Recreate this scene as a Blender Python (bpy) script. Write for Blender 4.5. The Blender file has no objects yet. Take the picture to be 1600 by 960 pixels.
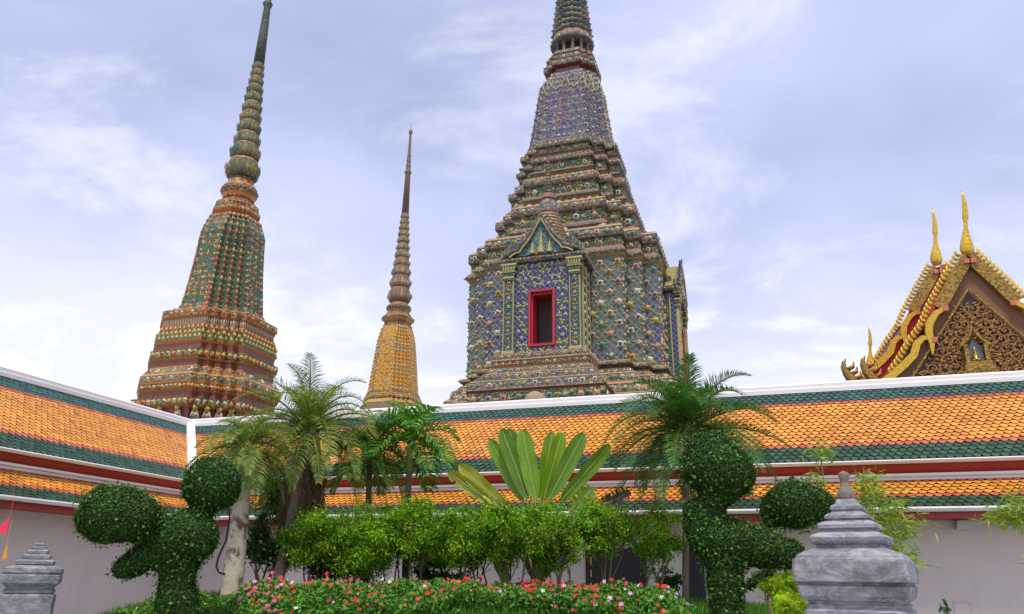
import bpy, math, random
import numpy as np
from mathutils import Vector, Matrix
random.seed(7); RNG = np.random.default_rng(7)
SC = bpy.context.scene; COL = SC.collection
PI = math.pi
# ------------------------------------------------------------------ camera
PW, PH, FPX = 1600, 960, 1198.354
TH, AZ, RO, EYE = .3433, -.3198, .0147, Vector((0, 0, 1.6))
fw = Vector((math.sin(AZ)*math.cos(TH), math.cos(AZ)*math.cos(TH), math.sin(TH)))
rr0 = Vector((math.cos(AZ), -math.sin(AZ), 0)); uu0 = rr0.cross(fw)
RT = rr0*math.cos(RO)+uu0*math.sin(RO); UP = -rr0*math.sin(RO)+uu0*math.cos(RO)
cam = bpy.data.cameras.new('camera'); camo = bpy.data.objects.new('camera', cam); COL.objects.link(camo)
cam.sensor_width = 36; cam.lens = 36*FPX/PW; cam.clip_end = 3000; cam.clip_start = .05
m = Matrix((RT, UP, -fw)).transposed().to_4x4(); m.translation = EYE; camo.matrix_world = m
SC.camera = camo
# ------------------------------------------------------------------ sky
SUN_EL, SUN_AZ = math.radians(66), math.radians(165)     # azimuth clockwise from +Y: behind the camera, a little to the right
w = bpy.data.worlds.new('World'); SC.world = w; w.use_nodes = True
nt = w.node_tree; N = nt.nodes; L = nt.links; N.clear()
out = N.new('ShaderNodeOutputWorld'); bg = N.new('ShaderNodeBackground'); bg.inputs[1].default_value = .1
sky = N.new('ShaderNodeTexSky'); sky.sky_type = 'NISHITA'; sky.sun_disc = False
sky.sun_elevation = SUN_EL; sky.sun_rotation = SUN_AZ; sky.air_density = 1.0; sky.dust_density = 1.5; sky.ozone_density = 3.0
tc = N.new('ShaderNodeTexCoord'); sep = N.new('ShaderNodeSeparateXYZ'); L.new(tc.outputs['Generated'], sep.inputs[0])
def wm(op, a, b, clamp=False):
    n = N.new('ShaderNodeMath'); n.operation = op; n.use_clamp = clamp
    for i, v in enumerate((a, b)):
        if v is None: continue
        if isinstance(v, (int, float)): n.inputs[i].default_value = v
        else: L.new(v, n.inputs[i])
    return n.outputs[0]
zc = wm('ADD', wm('MAXIMUM', sep.outputs[2], 0.0), .22)
comb = N.new('ShaderNodeCombineXYZ'); L.new(wm('DIVIDE', sep.outputs[0], zc), comb.inputs[0]); L.new(wm('DIVIDE', sep.outputs[1], zc), comb.inputs[1])
def wnoise(scale, det, rough, off, dist=0.0):
    mp = N.new('ShaderNodeMapping'); mp.inputs['Location'].default_value = off; L.new(comb.outputs[0], mp.inputs[0])
    mp.inputs['Scale'].default_value = (1, 1.25, 1)
    n = N.new('ShaderNodeTexNoise'); n.inputs['Scale'].default_value = scale; n.inputs['Detail'].default_value = det
    n.inputs['Roughness'].default_value = rough; n.inputs['Distortion'].default_value = dist; L.new(mp.outputs[0], n.inputs[0]); return n.outputs[0]
def wramp(x, lo, hi):
    n = N.new('ShaderNodeMapRange'); n.interpolation_type = 'SMOOTHSTEP'
    n.inputs[1].default_value = lo; n.inputs[2].default_value = hi; L.new(x, n.inputs[0]); return n.outputs[0]
veil = wramp(wnoise(.9, 4, .55, (3.1, 1.7, 0), .3), .28, .68)
puff = wramp(wnoise(2.2, 9, .62, (1.3, 5.2, 0), .4), .47, .68)
low = wramp(sep.outputs[2], .50, .05)           # haze near the horizon
veil2 = wm('ADD', wm('MULTIPLY', veil, .40), .45)
veil3 = wm('ADD', veil2, wm('MULTIPLY', low, .45), True)
def wmix(f, a, b):
    n = N.new('ShaderNodeMix'); n.data_type = 'RGBA'; L.new(f, n.inputs[0])
    for i, v in ((6, a), (7, b)):
        if isinstance(v, tuple): n.inputs[i].default_value = v
        else: L.new(v, n.inputs[i])
    return n.outputs[2]
c1 = wmix(veil3, sky.outputs[0], (6.0, 6.4, 9.2, 1))
c2 = wmix(wm('MULTIPLY', low, .7), c1, (8.3, 8.4, 8.9, 1))
c3 = wmix(wm('MULTIPLY', puff, wm('ADD', wm('MULTIPLY', low, .6), .34)), c2, (9.8, 9.8, 10.0, 1))
L.new(c3, bg.inputs[0]); L.new(bg.outputs[0], out.inputs[0])
# ------------------------------------------------------------------ sun (veiled by thin cloud)
sun = bpy.data.lights.new('sun', 'SUN'); sun.energy = 2.7; sun.angle = math.radians(8); sun.color = (1, .91, .78)
suno = bpy.data.objects.new('sun', sun); COL.objects.link(suno)
sd = Vector((math.sin(SUN_AZ)*math.cos(SUN_EL), math.cos(SUN_AZ)*math.cos(SUN_EL), math.sin(SUN_EL)))
suno.rotation_euler = sd.to_track_quat('Z', 'Y').to_euler(); suno.location = (0, -20, 40)
SC.view_settings.view_transform = 'Standard'; SC.view_settings.look = 'None'; SC.view_settings.exposure = 0.40; SC.view_settings.gamma = 1
# ------------------------------------------------------------------ helpers
def ray(px, py):
    return (fw*FPX + RT*(px-PW/2) + UP*(PH/2-py)).normalized()
def atD(px, py, D):
    d = ray(px, py); return EYE + d*(D/math.hypot(d.x, d.y))
def atY(px, py, y):
    d = ray(px, py); return EYE + d*(y/d.y)
def mpp(p):                                        # metres per photo pixel at a place
    return (Vector(p)-EYE).dot(fw)/FPX
class MB:
    def __init__(s): s.v = []; s.f = []; s.m = []; s.c = []
    def add(s, vs, fs, mi=0, col=(1, 1, 1)):
        o = len(s.v); s.v += [tuple(p) for p in vs]
        for f in fs: s.f.append([i+o for i in f]); s.m.append(mi); s.c.append(col)
    def box(s, c, d, mi=0, col=(1, 1, 1), rz=0.0):
        x, y, z = d[0]/2, d[1]/2, d[2]/2; cs, sn = math.cos(rz), math.sin(rz)
        vs = [(c[0]+a*x*cs-b*y*sn, c[1]+a*x*sn+b*y*cs, c[2]+e*z) for a, b, e in
              ((-1,-1,-1),(1,-1,-1),(1,1,-1),(-1,1,-1),(-1,-1,1),(1,-1,1),(1,1,1),(-1,1,1))]
        s.add(vs, [(3,2,1,0),(4,5,6,7),(0,1,5,4),(1,2,6,5),(2,3,7,6),(3,0,4,7)], mi, col)
    def rings(s, rings, mi=0, col=(1, 1, 1), cap=True, mis=None):
        n = len(rings[0]); o = len(s.v)
        for r in rings: s.v += [tuple(p) for p in r]
        for i in range(len(rings)-1):
            for j in range(n):
                k = (j+1) % n
                s.f.append([o+i*n+j, o+i*n+k, o+(i+1)*n+k, o+(i+1)*n+j]); s.m.append(mis[i] if mis else mi); s.c.append(col)
        if cap:
            s.f.append([o+j for j in range(n-1, -1, -1)]); s.m.append(mis[0] if mis else mi); s.c.append(col)
            q = o+(len(rings)-1)*n; s.f.append([q+j for j in range(n)]); s.m.append(mis[-1] if mis else mi); s.c.append(col)
    def tube(s, pts, rad, n=8, mi=0, col=(1, 1, 1), flat=1.0):
        pts = [Vector(p) for p in pts]; R = []
        for i, p in enumerate(pts):
            t = (pts[min(i+1, len(pts)-1)]-pts[max(i-1, 0)]).normalized()
            a = Vector((0, 1, 0)) if abs(t.y) < .9 else Vector((1, 0, 0))
            u = a.cross(t).normalized(); v = t.cross(u)
            r = rad[i] if isinstance(rad, (list, tuple)) else rad
            R.append([p+u*(r*math.cos(2*PI*k/n))+v*(r*flat*math.sin(2*PI*k/n)) for k in range(n)])
        s.rings(R, mi, col)
    def lathe(s, prof, n=24, c=(0, 0), mi=0, mis=None, lobes=0, amp=0.0, col=(1, 1, 1)):
        R = []
        for (z, r) in prof:
            R.append([(c[0]+r*(1+amp*abs(math.sin(lobes*PI*k/n)))*math.cos(2*PI*k/n), c[1]+r*(1+amp*abs(math.sin(lobes*PI*k/n)))*math.sin(2*PI*k/n), z) for k in range(n)])
        s.rings(R, mi, col, True, mis)
    def extrude(s, poly, d, mi=0, col=(1, 1, 1)):   # closed 3-D polygon swept by vector d
        d = Vector(d); n = len(poly); P = [Vector(p) for p in poly]; vs = P+[p+d for p in P]
        s.add(vs, [list(range(n)), list(range(2*n-1, n-1, -1))]+[(j, j+n, (j+1) % n+n, (j+1) % n) for j in range(n)], mi, col)
    def merge(s, d, mi):
        o = len(s.v); s.v += d.v; s.f += [[i+o for i in f] for f in d.f]; s.m += [mi]*len(d.f); s.c += d.c; return s
    def build(s, name, mats, parent=None, smooth=False, loc=None):
        me = bpy.data.meshes.new(name); me.from_pydata(s.v, [], s.f)
        if not isinstance(mats, (list, tuple)): mats = [mats]
        for x in mats: me.materials.append(x)
        if len(mats) > 1: me.polygons.foreach_set('material_index', np.array(s.m, dtype=np.int32))
        at = me.attributes.new('Col', 'FLOAT_COLOR', 'FACE')
        c = np.ones((len(s.f), 4), dtype=np.float32); c[:, :3] = np.array(s.c, dtype=np.float32); at.data.foreach_set('color', c.ravel())
        if smooth: me.polygons.foreach_set('use_smooth', np.ones(len(s.f), dtype=bool))
        me.update()
        return link(name, me, parent, loc)
def link(name, data, parent=None, loc=None):
    o = bpy.data.objects.new(name, data); COL.objects.link(o)
    if parent: o.parent = parent
    if loc is not None: o.location = loc
    return o
def quads_np(name, V, C, mat, parent=None, k=4, extra=None):
    """V (n,k,3) separate polygons, C (n,3) colours"""
    n = V.shape[0]; me = bpy.data.meshes.new(name)
    me.vertices.add(n*k); me.vertices.foreach_set('co', V.astype(np.float32).ravel())
    me.loops.add(n*k); me.loops.foreach_set('vertex_index', np.arange(n*k, dtype=np.int32))
    me.polygons.add(n); me.polygons.foreach_set('loop_start', np.arange(0, n*k, k, dtype=np.int32))
    me.polygons.foreach_set('loop_total', np.full(n, k, dtype=np.int32))
    me.update(calc_edges=True); me.materials.append(mat)
    at = me.attributes.new('Col', 'FLOAT_COLOR', 'FACE'); c = np.ones((n, 4), dtype=np.float32); c[:, :3] = C; at.data.foreach_set('color', c.ravel())
    return link(name, me, parent)
def tag(o, label=None, cat=None, group=None, kind=None):
    if label: o['label'] = label
    if cat: o['category'] = cat
    if group: o['group'] = group
    if kind: o['kind'] = kind
    return o
def thing(name, loc, label, cat, group=None, rz=0.0):
    o = bpy.data.objects.new(name, None); COL.objects.link(o); o.location = loc; o.rotation_euler = (0, 0, rz); o.empty_display_size = .3
    return tag(o, label, cat, group)
def copy_tree(o, parent=None):
    c = o.copy(); COL.objects.link(c)
    if parent: c.parent = parent
    for ch in list(o.children): copy_tree(ch, c)
    return c
# ------------------------------------------------------------------ materials
def newmat(name):
    mt = bpy.data.materials.new(name); mt.use_nodes = True; t = mt.node_tree; b = t.nodes['Principled BSDF']; return mt, t, b
class NT:
    def __init__(s, t): s.t = t
    def n(s, typ, **kw):
        x = s.t.nodes.new(typ)
        for k, v in kw.items(): setattr(x, k, v)
        return x
    def l(s, a, b): s.t.links.new(a, b)
    def math(s, op, a, b=None, clamp=False):
        x = s.n('ShaderNodeMath', operation=op, use_clamp=clamp)
        for i, v in enumerate((a, b)):
            if v is None: continue
            if isinstance(v, (int, float)): x.inputs[i].default_value = v
            else: s.l(v, x.inputs[i])
        return x.outputs[0]
    def mix(s, f, a, b, mode='MIX'):
        x = s.n('ShaderNodeMix', data_type='RGBA', blend_type=mode)
        for i, v in ((0, f), (6, a), (7, b)):
            if isinstance(v, (int, float)): x.inputs[i].default_value = v
            elif isinstance(v, tuple): x.inputs[i].default_value = (*v[:3], 1)
            else: s.l(v, x.inputs[i])
        return x.outputs[2]
    def noise(s, co, scale, det=4, rough=.55, dist=0.0):
        x = s.n('ShaderNodeTexNoise'); x.inputs['Scale'].default_value = scale; x.inputs['Detail'].default_value = det
        x.inputs['Roughness'].default_value = rough; x.inputs['Distortion'].default_value = dist; s.l(co, x.inputs[0]); return x.outputs[0]
    def ramp(s, f, stops, interp='LINEAR'):
        x = s.n('ShaderNodeValToRGB'); cr = x.color_ramp; cr.interpolation = interp
        while len(cr.elements) < len(stops): cr.elements.new(.5)
        for e, (p, c) in zip(cr.elements, stops): e.position = p; e.color = (*c[:3], 1)
        s.l(f, x.inputs[0]); return x.outputs[0]
    def bump(s, h, strength, dist, b):
        x = s.n('ShaderNodeBump'); x.inputs['Strength'].default_value = strength; x.inputs['Distance'].default_value = dist
        s.l(h, x.inputs['Height']); s.l(x.outputs[0], b.inputs['Normal'])
    def obj(s): return s.n('ShaderNodeTexCoord').outputs['Object']
def g3(v): return (v, v, v)
def plain(name, col, rough=.6, var=.25, scale=3.0, bump=0.0, bs=20.0, spec=.5, metal=0.0, dirt=None):
    mt, t, b = newmat(name); n = NT(t); co = n.obj()
    f = n.noise(co, scale, 6, .6)
    c = n.mix(f, tuple(x*(1-var) for x in col), tuple(min(1, x*(1+var)) for x in col))
    if dirt:
        d = n.ramp(n.noise(co, dirt[1], 8, .7), [(dirt[2], g3(0)), (dirt[3], g3(1))])
        c = n.mix(d, c, dirt[0])
    n.l(c, b.inputs['Base Color']); b.inputs['Roughness'].default_value = rough; b.inputs['Specular IOR Level'].default_value = spec; b.inputs['Metallic'].default_value = metal
    if bump: n.bump(n.noise(co, bs, 5, .6), bump, .03, b)
    return mt
def mosaic(name, cols, scale=8.0, rough=.4, grout=(.10, .085, .07), gw=.06, bump=.6, tint=None, ts=.5):
    mt, t, b = newmat(name); n = NT(t); co = n.obj()
    v = n.n('ShaderNodeTexVoronoi', feature='F1'); v.inputs['Scale'].default_value = scale; n.l(co, v.inputs['Vector'])
    sp = n.n('ShaderNodeSeparateColor'); n.l(v.outputs['Color'], sp.inputs[0])
    cols = [tuple(v_*.84 for v_ in c_) for c_ in cols]; k = len(cols); c = n.ramp(sp.outputs[0], [(i/k, x) for i, x in enumerate(cols)], 'CONSTANT')
    if tint:
        c = n.mix(n.ramp(n.noise(co, ts, 3), [(.42, g3(0)), (.58, g3(1))]), c, n.mix(.65, c, tint))
    e = n.n('ShaderNodeTexVoronoi', feature='DISTANCE_TO_EDGE'); e.inputs['Scale'].default_value = scale; n.l(co, e.inputs['Vector'])
    g = n.math('LESS_THAN', e.outputs['Distance'], gw)
    c = n.mix(g, c, grout)
    wv = n.ramp(n.noise(co, 1.7, 8, .7), [(.5, g3(0)), (.75, g3(.55))])
    c = n.mix(wv, c, (.12, .105, .085))
    n.l(c, b.inputs['Base Color']); b.inputs['Roughness'].default_value = rough+.12; b.inputs['Specular IOR Level'].default_value = .3
    n.bump(n.math('MINIMUM', e.outputs['Distance'], .25), bump, .12, b)
    return mt
def lattice(name, ca, cb, line=(.55, .58, .55), k=2.6, thr=.43, blend=(.5, .4, .6), rough=.35, grey=.5):
    mt, t, b = newmat(name); n = NT(t); co = n.obj()
    s = n.n('ShaderNodeSeparateXYZ'); n.l(co, s.inputs[0])
    h = n.math('ADD', s.outputs[0], s.outputs[1])
    def fam(sg):
        q = n.math('ADD', h, n.math('MULTIPLY', s.outputs[2], sg*.9)); q = n.math('MULTIPLY', q, k)
        return n.math('GREATER_THAN', n.math('ABSOLUTE', n.math('SUBTRACT', n.math('FRACT', q), .5)), thr)
    ln = n.math('MAXIMUM', fam(1), fam(-1))
    f = n.ramp(n.noise(co, blend[0], 3, .5), [(blend[1], g3(0)), (blend[2], g3(1))])
    v = n.n('ShaderNodeTexVoronoi', feature='F1'); v.inputs['Scale'].default_value = 9; n.l(co, v.inputs['Vector'])
    sp = n.n('ShaderNodeSeparateColor'); n.l(v.outputs['Color'], sp.inputs[0])
    c = n.mix(f, ca, cb); c = n.mix(n.math('MULTIPLY', sp.outputs[0], grey), c, n.mix(sp.outputs[1], (.05, .09, .05), (.22, .24, .20)))
    c = n.mix(ln, c, line)
    n.l(c, b.inputs['Base Color']); b.inputs['Roughness'].default_value = rough; n.bump(ln, .5, .03, b)
    return mt
def scroll(name, base, line, scale=2.2, lo=.46, hi=.54, rough=.4):
    mt, t, b = newmat(name); n = NT(t); co = n.obj()
    q = n.noise(co, scale, 2, .4, 1.2); q = n.math('ABSOLUTE', n.math('SUBTRACT', n.math('FRACT', n.math('MULTIPLY', q, 6)), .5))
    f = n.math('LESS_THAN', q, .10)
    v = n.n('ShaderNodeTexVoronoi', feature='F1'); v.inputs['Scale'].default_value = 10; n.l(co, v.inputs['Vector'])
    sp = n.n('ShaderNodeSeparateColor'); n.l(v.outputs['Color'], sp.inputs[0])
    bc = n.mix(sp.outputs[0], tuple(x*.6 for x in base), tuple(x*1.5 for x in base))
    c = n.mix(f, bc, line); n.l(c, b.inputs['Base Color']); b.inputs['Roughness'].default_value = rough; n.bump(f, .5, .04, b)
    return mt
def attrmat(name, rough=.4, var=.3, scale=6.0, coat=0.0, trans=0.0, bump=0.0, spec=.5):
    mt, t, b = newmat(name); n = NT(t)
    a = n.n('ShaderNodeAttribute', attribute_name='Col'); co = n.obj()
    f = n.noise(co, scale, 5, .6)
    c = n.mix(1.0, a.outputs['Color'], n.mix(f, g3(1-var), g3(1+var)), 'MULTIPLY')
    n.l(c, b.inputs['Base Color']); b.inputs['Roughness'].default_value = rough; b.inputs['Coat Weight'].default_value = coat; b.inputs['Specular IOR Level'].default_value = spec
    if bump: n.bump(n.noise(co, scale*6, 4), bump, .02, b)
    if trans:
        tr = n.n('ShaderNodeBsdfTranslucent'); n.l(n.mix(1.0, c, (1.5, 1.6, .6), 'MULTIPLY'), tr.inputs[0])
        ms = n.n('ShaderNodeMixShader'); ms.inputs[0].default_value = trans
        n.l(b.outputs[0], ms.inputs[1]); n.l(tr.outputs[0], ms.inputs[2]); n.l(ms.outputs[0], t.nodes['Material Output'].inputs[0])
    return mt
def goldleaf(name, a=(.62, .40, .05), b_=(.20, .12, .02), scale=14.0):
    mt, t, b = newmat(name); n = NT(t); co = n.obj()
    v = n.n('ShaderNodeTexVoronoi', feature='F1'); v.inputs['Scale'].default_value = scale; n.l(co, v.inputs['Vector'])
    sp = n.n('ShaderNodeSeparateColor'); n.l(v.outputs['Color'], sp.inputs[0])
    c = n.mix(sp.outputs[0], a, b_); n.l(c, b.inputs['Base Color']); b.inputs['Roughness'].default_value = .32; b.inputs['Metallic'].default_value = .35
    n.bump(sp.outputs[1], .5, .05, b); return mt
M = {}
M['ceramic'] = attrmat('glazed ceramic', .5, .35, 9, 0, 0, 0, .3)
M['tile'] = attrmat('glazed roof tile', .42, .16, 2.2, .05, 0, 0, .3)
M['leaf'] = attrmat('leaf', .45, .25, 5, 0, .22, 0, .25)
M['leaf_soft'] = attrmat('soft leaf', .5, .2, 5, 0, .35, 0, .3)
M['leaf_broad'] = attrmat('broad leaf', .36, .22, 3.0, 0, .2, .15, .45)
M['petal'] = attrmat('petal', .6, .1, 5, 0, .12, 0, .2)
def wallmat():
    mt, t, b = newmat('limewashed wall'); n = NT(t); co = n.obj()
    mp = n.n('ShaderNodeMapping'); mp.inputs['Scale'].default_value = (2.2, 2.2, .16); n.l(co, mp.inputs[0])
    c = n.mix(n.noise(co, .8, 6, .6), (.60, .54, .515), (.53, .48, .455))
    c = n.mix(n.ramp(n.noise(mp.outputs[0], 1.6, 8, .65), [(.54, g3(0)), (.80, g3(.4))]), c, (.37, .335, .31))
    c = n.mix(n.ramp(n.noise(co, .55, 5, .55, .5), [(.55, g3(0)), (.58, g3(.35))]), c, (.62, .57, .54))
    n.l(c, b.inputs['Base Color']); b.inputs['Roughness'].default_value = .9; b.inputs['Specular IOR Level'].default_value = .2; n.bump(n.noise(co, 12, 6, .6), .2, .02, b); return mt
M['wall'] = wallmat()
M['white'] = plain('white painted plaster', (.70, .69, .69), .7, .06, 1.5, .15, 30, .3, 0, ((.46, .45, .44), 2.4, .58, .85))
M['red'] = plain('red painted wood', (.30, .022, .016), .5, .2, 2.0)
M['redframe'] = plain('bright red window paint', (.42, .02, .03), .45, .15, 2.0)
M['under'] = plain('unglazed clay and gap shade', (.16, .055, .022), .9, .4)  # clay rims; the same dark tone paints shade into the tile gaps
M['dark'] = plain('painted opening shade', (.012, .012, .014), .6, .3)  # near-black tone, shade painted into doorway openings and the colonnade cavity
M['maroon'] = plain('maroon glazed tile', (.19, .068, .045), .45, .35, 6.0, .3, 12)
M['terra'] = plain('weathered terracotta', (.235, .12, .09), .75, .35, 4.0, .4, 14, .4, 0, ((.16, .13, .10), 2.0, .5, .7))
M['gold'] = plain('ochre fillet tile', (.48, .27, .05), .45, .35, 6.0)
M['orangeline'] = plain('orange fillet tile', (.55, .20, .035), .45, .3, 6.0)
M['redline'] = plain('dark red fillet', (.15, .035, .03), .5, .3, 5.0)
GREYS = [(.15,.15,.10),(.07,.085,.08),(.22,.21,.14),(.06,.065,.12),(.11,.10,.08),(.27,.23,.12),(.08,.11,.08),(.16,.11,.13),(.045,.05,.12)]
M['band'] = mosaic('olive grey mosaic', GREYS, 7.5)
M['torus'] = mosaic('mossy mosaic', [(.09,.12,.06),(.20,.19,.11),(.14,.14,.11),(.28,.25,.14),(.07,.09,.10),(.18,.13,.12)], 9)
M['scroll'] = scroll('dark green scroll tile', (.025, .055, .035), (.42, .31, .06))
M['body'] = lattice('blue and grey lattice tile', (.035, .025, .16), (.075, .10, .085), (.27, .30, .28), 3.1, .455, (.33, .38, .48))
M['porchblue'] = lattice('deep blue lattice tile', (.016, .010, .115), (.022, .014, .085), (.24, .31, .27), 4.4, .46, (.8, .45, .7), .35, .15)
M['bellblue'] = mosaic('blue bell mosaic', [(.03,.035,.20),(.05,.05,.22),(.12,.12,.15),(.04,.05,.21),(.17,.16,.10),(.06,.07,.16),(.025,.025,.21)], 8)
M['bellgreen'] = mosaic('green bell mosaic', [(.035,.11,.06),(.06,.15,.09),(.10,.19,.13),(.045,.13,.07),(.14,.20,.13)], 11, .3, (.04,.08,.05), .05)
M['bellamber'] = mosaic('amber bell mosaic', [(.80,.36,.018),(.88,.45,.035),(.70,.30,.018),(.52,.33,.06),(.82,.40,.025)], 9, .35, (.16,.08,.02), .05)
M['orangeband'] = mosaic('rust orange mosaic', [(.46,.15,.025),(.55,.24,.03),(.26,.08,.02),(.42,.32,.13),(.14,.16,.06),(.52,.20,.02)], 8)
M['tealband'] = mosaic('teal and rust mosaic', [(.08,.24,.16),(.16,.30,.20),(.46,.15,.03),(.06,.17,.11),(.42,.36,.20),(.50,.20,.03)], 8)
M['greenband'] = mosaic('green knob mosaic', [(.08,.12,.04),(.20,.19,.07),(.32,.23,.06),(.05,.09,.04),(.42,.18,.04)], 9)
M['ringmos'] = mosaic('spire mosaic', [(.10,.13,.07),(.22,.20,.10),(.05,.11,.07),(.27,.21,.10),(.15,.15,.10),(.06,.09,.06)], 11)
M['ringblue'] = mosaic('blue grey spire mosaic', [(.10,.11,.13),(.20,.19,.13),(.06,.06,.12),(.26,.24,.15),(.14,.14,.12),(.08,.10,.10)], 11)
M['ringtan'] = mosaic('tan spire mosaic', [(.30,.19,.09),(.20,.14,.08),(.36,.25,.13),(.16,.14,.09),(.30,.15,.05)], 11)
M['spiregreen'] = mosaic('dark green spire mosaic', [(.02,.08,.05),(.03,.10,.06),(.15,.14,.07),(.02,.07,.05)], 12)
M['goldleaf'] = goldleaf('gilded glass mosaic', (.78, .52, .04), (.46, .28, .03), 30)
M['goldleaf_dark'] = goldleaf('aged gilded mosaic', (.50, .30, .04), (.09, .055, .015), 20)
M['wood'] = plain('brown gable timber', (.20, .09, .035), .55, .3, 3.0, .3, 15)
M['palm_bark'] = plain('ringed palm bark', (.13, .10, .075), .9, .35, 6.0, .6, 22)
M['pale_bark'] = plain('pale lichen bark', (.40, .35, .27), .9, .25, 5.0, .5, 18, .2, 0, ((.10, .07, .045), 3.2, .50, .58))
M['stem'] = plain('thin brown stem', (.16, .11, .07), .85, .3, 8.0)
M['green_stem'] = plain('green crownshaft', (.18, .24, .07), .6, .2, 6.0)
M['hose'] = plain('black rubber', (.015, .015, .017), .5, .2)
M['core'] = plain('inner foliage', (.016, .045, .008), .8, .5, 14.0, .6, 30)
M['earth'] = plain('brown soil', (.09, .055, .035), .95, .4, 5.0, .5, 20)
M['paving'] = plain('grey stone paving', (.32, .31, .30), .85, .15, 1.2)
M['lawn'] = plain('lawn', (.05, .11, .015), .9, .4, 6.0, .4, 40)
M['tan_dome'] = plain('tan plaster', (.30, .22, .14), .8, .15, 5.0)
M['lampgrey'] = plain('grey plastic', (.48, .48, .48), .5, .1)
def marble(name):
    mt, t, b = newmat(name); n = NT(t); co = n.obj()
    mp = n.n('ShaderNodeMapping'); mp.inputs['Rotation'].default_value = (.5, .6, .3); mp.inputs['Scale'].default_value = (1, 1, 2.6); n.l(co, mp.inputs[0]); q = n.noise(mp.outputs[0], 3.0, 9, .68, .9)
    f = n.math('ABSOLUTE', n.math('SUBTRACT', q, .5))
    c = n.ramp(f, [(0, (.15, .155, .185)), (.02, (.21, .215, .25)), (.07, (.29, .295, .325)), (.14, (.345, .345, .375)), (.3, (.41, .405, .43))])
    st = n.ramp(n.noise(co, 2.1, 7, .7), [(.50, g3(0)), (.62, g3(.8))]); c = n.mix(st, c, (.085, .08, .085))
    sp = n.ramp(n.noise(co, 55, 3, .6), [(.66, g3(0)), (.72, g3(.7))]); c = n.mix(sp, c, (.66, .66, .68))
    n.l(c, b.inputs['Base Color']); b.inputs['Roughness'].default_value = .6; n.bump(n.noise(co, 22, 10, .75), .4, .02, b)
    return mt
M['marble'] = marble('grey veined marble')
M['stone'] = plain('rough brown grey stone', (.20, .165, .14), .9, .35, 9, .6, 30)
# ------------------------------------------------------------------ ground
gb = MB(); gb.add([(-600,-300,0),(600,-300,0),(600,900,0),(-600,900,0)], [(0,1,2,3)])
tag(gb.build('ground', M['paving']), kind='structure')
MC = atD(750, 930, 13.2); mdep = Vector((math.sin(AZ), math.cos(AZ))); mrt = Vector((math.cos(AZ), -math.sin(AZ)))
def sst(a, b, x): x = min(1, max(0, (x-a)/(b-a))); return x*x*(3-2*x)
def hmound(x, y):
    d = Vector((x-MC.x, y-MC.y)); u = d.dot(mrt)/8.0; v = d.dot(mdep)
    v = v/5.6 if v < 0 else v/4.2
    r = math.sqrt(u*u+v*v)
    return 1.30*(1-sst(.56, 1.10, r)) + .05*math.sin(x*1.9+1)*math.sin(y*2.3)*(1-sst(.8, 1.05, r))
mb = MB(); G = 70
for j in range(G+1):
    for i in range(G+1):
        u = -9.2+18.4*i/G; v = -6.3+11.2*j/G
        x = MC.x+mrt.x*u+mdep.x*v; y = MC.y+mrt.y*u+mdep.y*v
        mb.v.append((x, y, hmound(x, y)-.04 if hmound(x, y) > .01 else -.04))
for j in range(G):
    for i in range(G):
        a = j*(G+1)+i; mb.f.append([a, a+1, a+G+2, a+G+1]); mb.m.append(0); mb.c.append((1, 1, 1))
tag(mb.build('lawn', M['lawn'], None, True), kind='structure')
def gp(px, D):                                     # a place on the ground under photo column px at distance D
    p = atD(px, 900, D); return Vector((p.x, p.y, hmound(p.x, p.y)-.03))
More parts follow.
